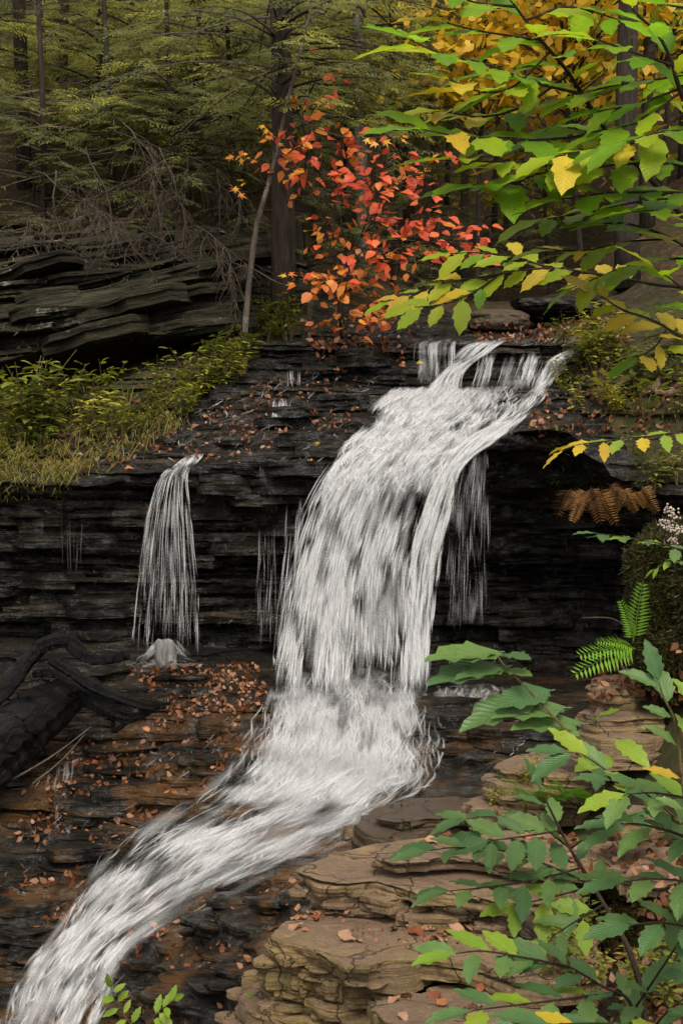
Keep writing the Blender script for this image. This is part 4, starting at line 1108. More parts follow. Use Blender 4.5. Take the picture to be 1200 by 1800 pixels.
# spray thrown up where the falls land
sp = MB()
for (cx, cy, Y, n, rx, ry) in [(610, 1225, 10.6, 420, 150, 26), (745, 1215, 10.55, 260, 30, 26), (290, 1146, 10.6, 420, 64, 24), (560, 1250, 10.4, 240, 90, 30), (700, 1400, 9.3, 160, 70, 14), (100, 1720, 7.6, 160, 70, 70), (745, 690, 12.5, 120, 50, 10), (900, 690, 12.5, 120, 40, 8)]:
    for _ in range(n):
        p = P(cx + WR.normal(0, rx * .5), cy - abs(WR.normal(0, ry)) + ry * .5, Y + WR.normal(0, .12)); r = WR.uniform(.0015, .0042)
        sp.add([(p.x, p.y, p.z + r * 1.6), (p.x + r, p.y, p.z), (p.x, p.y + r, p.z), (p.x - r, p.y, p.z), (p.x, p.y - r, p.z), (p.x, p.y, p.z - r)],
               [(0, 2, 1), (0, 3, 2), (0, 4, 3), (0, 1, 4), (5, 1, 2), (5, 2, 3), (5, 3, 4), (5, 4, 1)])
o = sp.build('water_spray', M['foam_b'], wroot); o['kind'] = 'stuff'
# ------------------------------------------------------------------ leaves
RL = random.Random(77)
def leaf_geo(width=0.46, serr=0.035, rows=9, fold=0.18, droop=0.16, tip=1.0, wav=0.03, rng=RL, peak=0.42):
    """leaf of length 1 along +Y, base at the origin, upper side +Z"""
    V, uv, Fc = [], [], []
    for i in range(rows + 1):
        t = i / rows
        if t < peak: w = math.sin(math.pi / 2 * (t / peak) ** 0.75)
        else: w = math.cos(math.pi / 2 * ((t - peak) / (1 - peak)) ** (1.25 * tip))
        w = max(w, 0.0) * width * 0.5
        z0 = -droop * t * t
        for j, a in enumerate((-1, -.5, 0, .5, 1)):
            e = 0
            if abs(a) == 1 and 0 < i < rows: e = serr * (1 if i % 2 else -0.6) * (w / (width * .5))
            x = a * w + (e if a > 0 else -e if a < 0 else 0)
            z = z0 + fold * abs(a) * w * 1.1 + wav * math.sin(i * 1.9 + a * 2) * abs(a)
            V.append((x, t + (e * .6 if abs(a) == 1 else 0) + abs(a) * -0.0, z)); uv.append((0.5 + a * .5 * (w / (width * .5) if width else 0), t))
    for i in range(rows):
        for j in range(4):
            k = i * 5 + j
            Fc.append((k, k + 1, k + 6, k + 5))
    # petiole
    n = len(V)
    V += [(-.012, -.10, .0), (.012, -.10, .0), (.010, .02, 0.0), (-.010, .02, 0.0)]; uv += [(.5, 0)] * 4
    Fc.append((n, n + 1, n + 2, n + 3))
    return V, Fc, uv

def leaf_meshes(name, mats, k=4, **kw):
    out = {}
    for key in mats:
        out[key] = []
        for i in range(k):
            V, Fc, uv = leaf_geo(width=kw.get('width', .46) * RL.uniform(.9, 1.1), serr=kw.get('serr', .03), rows=kw.get('rows', 9), fold=RL.uniform(.05, .3), droop=RL.uniform(.02, kw.get('droop', .28)), wav=kw.get('wav', .02), peak=kw.get('peak', .42), tip=kw.get('tip', 1.0))
            b = MB(); b.add(V, Fc, uv); out[key].append(b.mesh(name, M[key]))
    return out
LF_BEECH = leaf_meshes('beech_leaf', ['beech', 'beech_lime', 'beech_gold'], 5, width=.42)
LF_SAP = leaf_meshes('sapling_leaf', ['sap', 'sap_lime', 'beech_gold'], 5, width=.40, serr=.035, rows=10)
LF_BIG = leaf_meshes('broad_leaf', ['red', 'orange'], 5, width=.78, serr=.02, rows=6, droop=.5, peak=.36)
LF_FALL = leaf_meshes('fallen_leaf', ['fallen', 'fallen_pale', 'beech_gold'], 6, width=.58, serr=.03, rows=5, droop=.5, wav=.09)

def star_leaf(mats, k=3):
    out = {}
    for key in mats:
        out[key] = []
        for i in range(k):
            V = [(0, .32, 0.0)]; uv = [(.5, .3)]
            lob = [(-150, .32), (-122, .18), (-100, .58), (-72, .26), (-48, .80), (-24, .34), (0, 1.0)]
            lob = lob + [(-a, r) for a, r in lob[:-1][::-1]]
            for a, r in lob:
                q = math.radians(a); r *= .62
                V.append((math.sin(q) * r, .32 + math.cos(q) * r, -.35 * r * r + RL.uniform(-.04, .04))); uv.append((.5 + math.sin(q) * r * .5, .3 + math.cos(q) * r * .5))
            n = len(lob)
            Fc = [(0, i2 + 1, i2) for i2 in range(1, n)]
            m0 = len(V); V += [(-.01, -.25, 0), (.01, -.25, 0), (.01, .05, 0), (-.01, .05, 0)]; uv += [(.5, 0)] * 4
            Fc.append((m0, m0 + 1, m0 + 2, m0 + 3))
            b = MB(); b.add(V, Fc, uv); out[key].append(b.mesh('maple_leaf', M[key]))
    return out
LF_STAR = star_leaf(['maple', 'orange', 'yellow'])

def put_leaf(parent, meshes, key, base, d, nrm, L, name='leaf', wsc=1.0):
    o = bpy.data.objects.new(name, RL.choice(meshes[key]))
    COL.objects.link(o)
    o.parent = parent
    o.matrix_basis = frame(Vector(base) - parent.location, d, nrm, (L * wsc, L, L))
    return o

def pick(mix):
    r = RL.random() * sum(w for _, w in mix)
    for k, w in mix:
        r -= w
        if r <= 0: return k
    return mix[-1][0]

def twig_leaves(parent, meshes, pts, L, mix, N=(0, -.6, .8), step=None, t0=0.1, spread=52, name='leaf', jit=.25, term=True, counter=None):
    """alternate leaves along a twig, lying in a flat spray facing N"""
    tot = sum((pts[i + 1] - pts[i]).length for i in range(len(pts) - 1))
    step = step or L * 0.42
    s = tot * t0; side = 1
    N = Vector(N).normalized()
    while s < tot:
        a = s; i = 0
        while i < len(pts) - 2 and a > (pts[i + 1] - pts[i]).length:
            a -= (pts[i + 1] - pts[i]).length; i += 1
        seg = pts[i + 1] - pts[i]
        p = pts[i] + seg.normalized() * min(a, seg.length)
        t = seg.normalized()
        n = (N + Vector((RL.uniform(-jit, jit), RL.uniform(-jit, jit), RL.uniform(-jit, jit)))).normalized()
        sd = t.cross(n).normalized() * side
        ang = math.radians(spread + RL.uniform(-14, 14))
        d = t * math.cos(ang) + sd * math.sin(ang) + Vector((0, 0, -RL.uniform(0, .22)))
        l = L * RL.uniform(.72, 1.12)
        put_leaf(parent, meshes, pick(mix), p + d.normalized() * l * .1, d, n, l, name)
        side = -side; s += step * RL.uniform(.75, 1.25)
    if term:
        t = (pts[-1] - pts[-2]).normalized()
        n = (N + Vector((RL.uniform(-jit, jit), 0, RL.uniform(-jit, jit)))).normalized()
        put_leaf(parent, meshes, pick(mix), pts[-1] + t * L * .06, t + Vector((0, 0, -.1)), n, L * RL.uniform(.85, 1.1), name)

def px_line(pts, n=None):
    w = [P(*p) for p in pts]
    return [Vector(v) for v in resamp(w, n or max(4, 4 * len(w)))]

def branch(parent, pts, r0, r1, mat='twig', name='branch', k=6):
    b = MB(); n = len(pts)
    b.tube([p - parent.location for p in pts], [r0 + (r1 - r0) * i / (n - 1) for i in range(n)], k)
    return b.build(name, M[mat], parent)

# ------------------------------------------------------------------ beech standing just right of the frame, its lower limbs reaching in
beech = empty('beech_tree', (0.86, 2.65, -1.75), 'near beech tree whose green and yellowing leaves fill the upper right', 'tree')
bt = [Vector((0.86, 2.65, -1.75)), Vector((0.85, 2.66, -.6)), Vector((0.87, 2.64, .4)), Vector((0.84, 2.62, 1.2)), Vector((0.86, 2.6, 2.2))]
branch(beech, [Vector(v) for v in resamp(bt, 14)], .045, .022, 'bark_grey', 'trunk', 10)
G1 = [('beech', 66), ('beech_lime', 30), ('beech_gold', 4)]
G2 = [('beech_lime', 62), ('beech_gold', 26), ('beech', 12)]
G3 = [('beech', 74), ('beech_lime', 22), ('beech_gold', 4)]
G4 = [('beech_gold', 70), ('beech_lime', 30)]
BR = [ # px line with depth, leaf length m, mix, radius, first leaf, normal
 ([(1390, 520, 2.65), (1240, 420, 2.7), (1130, 300, 2.65), (1065, 230, 2.6), (1000, 130, 2.5), (950, 70, 2.45), (890, -10, 2.4), (840, -90, 2.4)], .11, G1, .0075, .45, None),
 ([(1020, 165, 2.53), (930, 142, 2.45), (850, 112, 2.36), (770, 92, 2.28), (722, 70, 2.24)], .115, G3, .003, .1, None),
 ([(1062, 228, 2.6), (1000, 242, 2.5), (900, 246, 2.4), (800, 238, 2.28), (745, 228, 2.24)], .125, G3, .003, .12, (0, -.42, .9)),
 ([(965, 92, 2.47), (905, 150, 2.42), (850, 162, 2.36), (790, 140, 2.3)], .11, G2, .0025, .15, None),
 ([(1066, 232, 2.6), (985, 288, 2.5), (905, 318, 2.42), (830, 325, 2.34)], .12, G3, .003, .1, None),
 ([(925, 35, 2.43), (1000, 12, 2.45), (1085, 34, 2.5)], .10, G1, .0025, .15, None),
 ([(905, 12, 2.41), (835, 4, 2.38), (800, -10, 2.36)], .10, G1, .0025, .1, None),
 ([(1390, 470, 2.65), (1260, 330, 2.5), (1195, 160, 2.4), (1180, 110, 2.38), (1155, 60, 2.36), (1115, 20, 2.34), (1085, -30, 2.34)], .105, G1, .006, .5, None),
 ([(1182, 115, 2.38), (1112, 92, 2.35), (1040, 66, 2.32)], .105, G1, .0025, .1, None),
 ([(1195, 155, 2.4), (1120, 182, 2.42), (1050, 196, 2.44)], .10, G1, .0025, .1, None),
 ([(1200, 200, 2.42), (1130, 246, 2.4), (1040, 262, 2.36), (975, 275, 2.32)], .11, G2, .0028, .1, None),
 ([(1260, 312, 2.5), (1190, 290, 2.46), (1100, 288, 2.42), (1010, 300, 2.38), (940, 305, 2.34)], .115, G3, .003, .08, None),
 ([(1230, 340, 2.5), (1150, 338, 2.45), (1060, 340, 2.4), (985, 350, 2.36)], .105, G3, .0028, .08, None),
 ([(1390, 620, 2.65), (1260, 480, 2.6), (1180, 420, 2.56), (1110, 395, 2.52), (1060, 392, 2.5)], .10, G1, .004, .5, None),
 ([(1235, 452, 2.6), (1150, 458, 2.66), (1085, 474, 2.7), (1020, 500, 2.72)], .095, G3, .0026, .1, None),
 ([(1390, 640, 2.65), (1240, 520, 2.75), (1150, 500, 2.8), (1050, 482, 2.85), (960, 472, 2.9), (880, 482, 2.94), (800, 494, 2.96), (740, 512, 2.98), (690, 528, 3.0)], .085, G2, .004, .42, (0, -.62, .78)),
 ([(965, 472, 2.9), (905, 452, 2.92), (840, 444, 2.94), (790, 446, 2.96)], .08, G2, .002, .12, (0, -.6, .8)),
 ([(880, 482, 2.94), (820, 520, 2.9), (770, 536, 2.9), (728, 540, 2.9)], .08, G2, .002, .15, (0, -.7, .7)),
 ([(1390, 760, 2.65), (1260, 640, 2.7), (1160, 570, 2.7), (1095, 545, 2.7), (1055, 520, 2.7)], .085, G4, .0035, .45, (0, -.6, .8)),
 ([(1170, 580, 2.7), (1150, 610, 2.7), (1120, 628, 2.68)], .08, G2, .002, .1, None),
 ([(1300, 240, 2.4), (1230, 230, 2.36), (1160, 232, 2.3), (1100, 250, 2.26)], .11, G3, .0028, .2, None),
 ([(1300, 60, 2.4), (1230, 20, 2.4), (1170, 8, 2.42), (1120, -10, 2.42)], .11, G1, .0028, .15, None),
 ([(1300, 420, 2.5), (1235, 400, 2.46), (1170, 372, 2.42), (1110, 372, 2.38)], .105, G3, .0028, .2, None),
 ([(1300, 150, 2.5), (1230, 130, 2.5), (1150, 140, 2.5), (1080, 150, 2.5), (1010, 168, 2.5)], .11, G1, .0028, .2, None),
 ([(1300, 380, 2.6), (1220, 350, 2.6), (1120, 355, 2.58), (1040, 372, 2.56), (960, 385, 2.54)], .11, G3, .0028, .2, None),
 ([(1000, 130, 2.5), (920, 186, 2.5), (850, 205, 2.46), (780, 196, 2.42)], .105, G2, .0025, .15, None),
 ([(1010, 290, 2.38), (930, 285, 2.36), (860, 284, 2.34), (800, 280, 2.32)], .10, G2, .002, .15, None),
 ([(1195, 162, 2.4), (1130, 210, 2.4), (1075, 228, 2.4)], .10, G3, .002, .15, None),
 ([(950, 70, 2.45), (890, 62, 2.42), (830, 52, 2.4), (785, 40, 2.38)], .105, G3, .002, .15, None),
 ([(1180, 420, 2.56), (1100, 425, 2.6), (1030, 440, 2.62), (975, 440, 2.62)], .09, G2, .002, .2, None),
 ([(1320, 580, 2.5), (1240, 545, 2.46), (1190, 500, 2.42), (1150, 470, 2.4)], .095, G1, .0028, .3, None),
]
for pts, L, mix, r, t0, N in BR:
    w = px_line(pts)
    branch(beech, w, r, .0012)
    twig_leaves(beech, LF_BEECH, w, L * .92, mix, N or (RL.uniform(-.15, .15), -.30, .93), L * .292, t0, jit=.19, spread=48)

# ------------------------------------------------------------------ saplings in front of the ledge and beside the bank
S1 = [('sap', 84), ('sap_lime', 14), ('beech_gold', 2)]
S2 = [('sap', 60), ('sap_lime', 40)]
S3 = [('sap', 94), ('sap_lime', 5), ('beech_gold', 1)]
def sapling(label, base, stems, cat='sapling', name='sapling', bark='twig'):
    e = empty(name, base, label, cat)
    for pts, L, mix, r, t0, N, dens in stems:
        w = px_line(pts)
        branch(e, w, r, .0012, bark)
        if L: twig_leaves(e, LF_SAP, w, L * .80, mix, (N[0], N[1] * .55, N[2]) if N else (RL.uniform(-.2, .1), -.22, .95), L * dens * .86, t0, jit=.2, spread=46)
    return e
lean = sapling('leafy sapling leaning in from the right with long leaves before the dark pool', P(1330, 1820, 2.5), [
  ([(1330, 1820, 2.5), (1290, 1560, 2.5), (1230, 1470, 2.5), (1170, 1430, 2.5), (1080, 1365, 2.55), (1010, 1300, 2.6), (940, 1225, 2.65), (890, 1175, 2.7), (872, 1150, 2.72)], 0, S1, .006, .62, None, .40),
  ([(1100, 1380, 2.55), (1030, 1330, 2.5), (1000, 1322, 2.5)], .10, S2, .002, .3, (0, -.6, .8), .4),
  ([(1190, 1440, 2.5), (1120, 1385, 2.44), (1075, 1372, 2.42)], .10, S2, .002, .2, None, .38),
], bark='stem')
for bx, by, tx, ty, w, kk in [(874, 1146, 746, 1157, .62, 'sap'), (882, 1150, 790, 1160, .5, 'sap'), (884, 1152, 932, 1158, .6, 'sap'), (886, 1172, 752, 1192, .6, 'sap'), (890, 1176, 800, 1190, .5, 'sap'), (886, 1180, 934, 1187, .6, 'sap'), (966, 1214, 872, 1236, 1.5, 'sap'),
                              (950, 1230, 812, 1256, .75, 'sap'), (992, 1244, 866, 1250, .9, 'sap'), (1022, 1272, 898, 1278, .6, 'sap'), (956, 1266, 1018, 1294, 1.0, 'sap'), (1040, 1266, 1086, 1246, 1.2, 'sap_lime'), (1076, 1332, 1010, 1352, 1.4, 'sap_lime'), (1082, 1300, 1138, 1330, 1.4, 'sap_lime')]:
    a0, a1 = P(bx, by, 2.68), P(tx, ty, 2.60)
    put_leaf(lean, LF_SAP, kk, a0, a1 - a0, (RL.uniform(-.1, .1), -.28 - .22 * w, .9), (a1 - a0).length, 'leaf')
sapling('upright shoot with rounded leaves at the right edge below the moss', P(1225, 1800, 2.3), [
  ([(1225, 1800, 2.3), (1210, 1500, 2.3), (1195, 1340, 2.3), (1186, 1270, 2.3), (1165, 1225, 2.3), (1158, 1200, 2.3)], .085, S1, .004, .58, (-.1, -.75, .66), .36),
  ([(1200, 1370, 2.3), (1230, 1300, 2.28), (1245, 1230, 2.26)], .09, S1, .002, .2, (0, -.75, .65), .4),
], bark='stem')
sapling('dark stemmed sapling with dull green leaves standing over the broad slab', P(1150, 1900, 3.0), [
  ([(1150, 1900, 3.0), (1125, 1740, 3.0), (1100, 1660, 3.0), (1040, 1555, 3.05), (1000, 1490, 3.1), (965, 1420, 3.1), (952, 1392, 3.1)], .115, S3, .0085, .62, None, .4),
  ([(1040, 1556, 3.05), (965, 1522, 3.05), (880, 1495, 3.0), (800, 1490, 2.95), (755, 1495, 2.92)], .115, S3, .003, .15, (-.1, -.6, .8), .33),
  ([(1000, 1490, 3.1), (935, 1445, 3.1), (860, 1436, 3.08), (820, 1440, 3.06)], .105, S3, .0025, .15, (0, -.42, .9), .36),
  ([(1022, 1525, 3.05), (935, 1548, 3.0), (850, 1560, 2.94), (790, 1566, 2.9)], .115, S3, .0028, .15, (0, -.42, .9), .34),
  ([(1040, 1558, 3.05), (965, 1578, 3.0), (905, 1590, 2.96)], .11, S2, .0025, .15, (0, -.8, .6), .36),
  ([(1002, 1492, 3.1), (1060, 1450, 3.06), (1120, 1430, 3.0)], .11, S3, .0025, .15, None, .36),
  ([(985, 1460, 3.1), (920, 1470, 3.02), (860, 1478, 2.98)], .11, S3, .0025, .2, (0, -.85, .5), .36),
  ([(1060, 1590, 3.03), (1010, 1620, 2.95), (965, 1650, 2.9)], .11, S2, .0025, .2, (0, -.85, .5), .4),
])
sapling('low sapling with broad leaves along the bottom right, under the dark stem', P(1150, 1960, 2.55), [
  ([(1150, 1960, 2.55), (1125, 1840, 2.6), (1105, 1760, 2.6), (1060, 1735, 2.6), (1000, 1700, 2.6), (955, 1690, 2.6)], .105, S3, .005, .4, None, .36),
  ([(1000, 1700, 2.6), (930, 1685, 2.58), (850, 1672, 2.55), (800, 1676, 2.52)], .11, S2, .0028, .15, (-.1, -.55, .82), .36),
  ([(1080, 1745, 2.6), (980, 1758, 2.52), (880, 1770, 2.45), (830, 1776, 2.42)], .115, S2, .0028, .15, (0, -.45, .88), .36),
  ([(1110, 1780, 2.6), (1150, 1720, 2.5), (1190, 1660, 2.45), (1215, 1620, 2.4)], .11, S3, .0028, .1, (0, -.75, .65), .36),
  ([(1090, 1800, 2.55), (1000, 1800, 2.4), (920, 1806, 2.36)], .11, S3, .0028, .1, (0, -.5, .85), .36),
  ([(1125, 1840, 2.6), (1170, 1780, 2.45), (1225, 1740, 2.4)], .11, S3, .0028, .2, (0, -.6, .8), .36),
])
sapling('right hand sapling with broad pointed leaves crossing the mossy bank', P(1350, 1850, 2.5), [
  ([(1350, 1850, 2.5), (1330, 1650, 2.5), (1290, 1520, 2.45), (1200, 1470, 2.4), (1130, 1450, 2.4), (1090, 1448, 2.4)], .105, S1, .005, .55, (0, -.5, .85), .36),
  ([(1330, 1640, 2.5), (1230, 1560, 2.45), (1150, 1545, 2.42), (1095, 1550, 2.4)], .11, S3, .003, .3, None, .36),
  ([(1335, 1700, 2.5), (1240, 1640, 2.45), (1160, 1622, 2.42), (1110, 1626, 2.4)], .11, S3, .003, .3, (0, -.6, .8), .36),
  ([(1300, 1530, 2.45), (1230, 1420, 2.4), (1160, 1395, 2.36), (1100, 1396, 2.34)], .105, S2, .003, .3, (0, -.6, .8), .36),
])
sapling('slender yellowing spray of leaves hanging before the dark wall on the right', P(1420, 1250, 4.6), [
  ([(1420, 1250, 4.6), (1330, 880, 4.4), (1230, 770, 4.3), (1130, 768, 4.2), (1060, 776, 4.15), (1015, 782, 4.1), (990, 792, 4.1)], .105, [('beech_gold', 55), ('sap_lime', 45)], .004, .52, (0, -.5, .86), .42),
])
sapling('narrow spray of bright green leaves above the mossy boulder', P(1400, 1250, 4.2), [
  ([(1400, 1250, 4.2), (1290, 1010, 4.1), (1180, 962, 4.0), (1110, 946, 3.95), (1050, 938, 3.9)], .11, [('sap_lime', 50), ('sap', 50)], .003, .5, (0, -.35, .92), .45),
  ([(1290, 1010, 4.1), (1190, 985, 4.0), (1150, 1000, 4.0)], .05, [('sap_lime', 50), ('sap', 50)], .002, .2, None, .5),
])
for lab, base, tip in (('seedling with paired yellow green leaflets at the bottom edge of the rapids', (240, 1812, 5.6), (196, 1738, 5.5)), ('smaller seedling with yellow green leaflets on the dark rock at the bottom', (262, 1800, 5.6), (306, 1758, 5.5)), ('tiny sprout growing from the tan blocks of the ledge', (445, 1776, 5.15), (466, 1752, 5.1))):
    e = empty('seedling', P(*base), lab, 'seedling')
    w = px_line([base, ((base[0] + tip[0]) / 2 - 6, (base[1] + tip[1]) / 2, base[2] - .03), tip])
    branch(e, w, .002, .001, 'stem')
    twig_leaves(e, LF_SAP, w, .075 if base[0] < 400 else .05, [('sap_lime', 1)], (0, -.75, .66), .03, .15)

NR = np.random.RandomState(3)
def spray_unit(rng):
    """flat hemlock spray of unit length along +Y: side twigs set with small needle tufts"""
    V, Fc = [], []
    def dia(p, d, l, w):
        d = d / (np.linalg.norm(d) + 1e-9); s = np.array((d[1], -d[0], 0)); n = len(V)
        V.extend([p, p + d * l * .5 + s * w, p + d * l, p + d * l * .5 - s * w]); Fc.append((n, n + 1, n + 2, n + 3))
    for i in range(8):
        t = .10 + .86 * i / 7
        for sd in (-1, 1):
            L = .46 * (1 - t * .75) * rng.uniform(.7, 1.15); a = math.radians(52 + rng.uniform(-10, 10))
            d = np.array((math.sin(a) * sd, math.cos(a), -.18 + rng.uniform(-.12, .08)))
            p = np.array((0, t, -.12 * t * t))
            k = max(2, int(L / .085))
            for q in range(k):
                dd = d + np.array((rng.uniform(-.3, .3), rng.uniform(-.3, .3), rng.uniform(-.25, .25)))
                dia(p + d * L * q / k, dd, L / k * 1.25, .024 * rng.uniform(.7, 1.3))
    dia(np.array((0, .8, -.08)), np.array((rng.uniform(-.2, .2), 1, -.1)), .22, .03)
    return np.array(V), np.array(Fc)
SPR = [spray_unit(NR) for _ in range(6)]

class Crown:
    def __init__(s): s.V, s.Fc, s.mi, s.n = [], [], [], 0
    def spray(s, origin, d, nrm, L, mi=0):
        V, Fc = SPR[NR.randint(len(SPR))]
        m = np.array(frame(origin, d, nrm, L))
        s.V.append(V @ m[:3, :3].T + m[:3, 3]); s.Fc.append(Fc + s.n); s.mi.append(np.full(len(Fc), mi)); s.n += len(V)
    def leaf(s, p, L, mi=0):
        d = NR.normal(0, 1, 3); d[2] -= .4; u = np.cross(d, NR.normal(0, 1, 3)); d /= np.linalg.norm(d); u /= np.linalg.norm(u) + 1e-9
        p = np.array(p); V = np.array([p, p + d * L * .3 + u * L * .30, p + d * L * .62 + u * L * .22, p + d * L, p + d * L * .62 - u * L * .22, p + d * L * .3 - u * L * .30])
        s.V.append(V); s.Fc.append(np.array([[0, 1, 2, 3], [0, 3, 4, 5]]) + s.n); s.mi.append(np.full(2, mi)); s.n += 6
    def build(s, name, mats, parent):
        V = np.concatenate(s.V) - np.array(parent.location)
        return link(name, mesh_np(name, V, np.concatenate(s.Fc), mats, midx=np.concatenate(s.mi), smooth=False), parent)

# ------------------------------------------------------------------ red and orange bush behind the falls
bush = empty('red_bush', P(600, 588, 13.3), 'tall bush of red and orange drooping leaves beside the trunk above the falls', 'bush')
RB = [ # stem polyline (px), colour mix, leaf count
 ([(600, 590), (590, 480), (580, 380), (560, 290), (530, 215), (545, 160), (575, 108)], [('red', 3), ('orange', 2)], 14),
 ([(580, 400), (545, 330), (510, 285), (470, 262)], [('red', 2), ('orange', 3)], 14),
 ([(585, 420), (590, 330), (600, 255), (598, 220)], [('red', 5), ('orange', 2)], 22),
 ([(575, 360), (540, 290), (510, 240)], [('red', 4), ('orange', 2)], 14),
 ([(600, 500), (640, 400), (665, 320), (672, 240)], [('red', 4), ('orange', 1)], 26),
 ([(640, 410), (690, 340), (740, 300), (795, 300)], [('red', 6), ('orange', 1)], 26),
 ([(620, 460), (680, 400), (740, 385), (775, 380)], [('red', 6), ('orange', 1)], 24),
 ([(650, 440), (720, 430), (790, 425), (850, 440)], [('red', 6), ('orange', 1)], 22),
 ([(700, 420), (800, 410), (850, 395), (868, 420)], [('red', 1)], 8),
 ([(600, 480), (580, 430), (572, 400)], [('orange', 4), ('red', 2)], 14),
 ([(605, 520), (620, 460), (660, 455), (690, 470)], [('orange', 4), ('red', 3)], 20),
 ([(603, 560), (580, 500), (555, 490)], [('orange', 5), ('red', 2)], 18),
 ([(605, 570), (600, 520), (640, 500), (660, 500)], [('orange', 5), ('red', 2)], 20),
 ([(605, 580), (640, 545), (680, 555), (700, 560)], [('orange', 4), ('red', 3)], 14),
 ([(600, 585), (610, 560), (600, 548), (570, 565)], [('orange', 5), ('red', 2)], 12),
 ([(690, 360), (650, 330), (640, 300)], [('red', 5), ('orange', 1)], 14),
]
small = Crown()
for bi, (pl, mix, n) in enumerate(RB):
    yd = 13.3 - .25 * (bi % 4) - .2
    w = px_line([(a, b, 13.3 if i == 0 and bi == 0 else yd + RL.uniform(-.1, .1)) for i, (a, b) in enumerate(pl)], 12)
    branch(bush, w, .012 if bi == 0 else .007, .0025, 'twig', 'stem', 5)
    tw = MB()
    for q in range(round(n * 1.06)):
        t = RL.uniform(.3, 1.02) if bi else RL.uniform(.5, 1)
        j = min(11, int(t * 11))
        c = w[j] + Vector((RL.gauss(0, .13), RL.gauss(0, .17), RL.gauss(0, .075)))
        d = Vector((c.x - w[j].x + RL.uniform(-.12, .12), RL.uniform(-.22, .05), RL.uniform(-.12, .0)))
        L = RL.uniform(.07, .135)
        put_leaf(bush, LF_BIG, pick(mix), c, d, (RL.uniform(-.4, .4), -.5 + RL.uniform(-.35, .25), .8), L)
        o_ = bush.location; k0 = w[max(0, j - 1)]
        tw.tube([k0 - o_, (k0 + c) * .5 + Vector((0, 0, .02)) - o_, c - o_], [.004, .003, .0018], 3)
    for q in range(round(n * .8)):
        t = RL.uniform(.2, 1.05) if bi else RL.uniform(.45, 1); j = min(11, int(t * 11))
        c = w[j] + Vector((RL.gauss(0, .17), RL.gauss(0, .2), RL.gauss(0, .10))); k0 = w[max(0, j - 1)] - bush.location
        tw.tube([k0, (k0 + c - bush.location) * .5 + Vector((0, 0, .015)), c - bush.location], [.003, .0022, .0014], 3)
        small.leaf(np.array(c), RL.uniform(.07, .12), 0 if RL.random() < mix[0][1] / sum(m_[1] for m_ in mix) and mix[0][0] == 'red' else 1)
    tw.build('twig', M['twig'], bush)
small.build('small_leaves', [M['red'], M['orange']], bush)['kind'] = 'stuff'
mp = empty('maple_sapling', P(428, 612, 12.95), 'thin leaning sapling with a few orange star shaped leaves, left of the big trunk', 'sapling')
w = px_line([(428, 612, 12.95), (434, 540, 12.95), (441, 470, 12.9), (452, 395, 12.85), (470, 330, 12.8), (488, 262, 12.75), (505, 180, 12.7), (528, 90, 12.65), (548, 0, 12.6), (560, -120, 12.6)], 40)
branch(mp, w, .032, .010, 'bark_grey', 'trunk', 7)
for pl, n in (([(470, 330, 12.8), (440, 282, 12.6), (415, 275, 12.5)], 9), ([(485, 268, 12.75), (478, 250, 12.6), (470, 228, 12.5)], 6), ([(455, 385, 12.85), (430, 340, 12.7), (405, 330, 12.6)], 5), ([(488, 262, 12.75), (520, 300, 12.6), (535, 250, 12.5)], 8),
              ([(505, 180, 12.7), (545, 185, 12.6), (575, 175, 12.6)], 6), ([(500, 200, 12.7), (600, 240, 12.3), (690, 240, 12.2)], 5), ([(434, 540, 12.95), (405, 468, 12.8), (360, 456, 12.7)], 0), ([(441, 470, 12.9), (500, 500, 12.6), (530, 470, 12.4)], 4)):
    w = px_line(pl, 9); branch(mp, w, .006, .002, 'dead', 'branch', 4)
    for q in range(n):
        c = w[RL.randint(4, 8)] + Vector((RL.gauss(0, .06), RL.gauss(0, .06), RL.gauss(0, .04)))
        put_leaf(mp, LF_STAR, pick([('maple', 3), ('orange', 2)]), c, (RL.uniform(-1, 1), RL.uniform(-.5, .2), RL.uniform(-.6, .1)), (RL.uniform(-.4, .4), -.7, .7), RL.uniform(.08, .13))

# ------------------------------------------------------------------ hemlocks and other trees behind
def trunk_line(base, h, lean=(0, 0), wob=.06, n=14):
    return [Vector(base) + Vector((lean[0] * t + wob * math.sin(t * 5 + base[0] * 9), lean[1] * t + wob * math.cos(t * 4 + base[0] * 5), h * t)) for t in np.linspace(0, 1, n)]

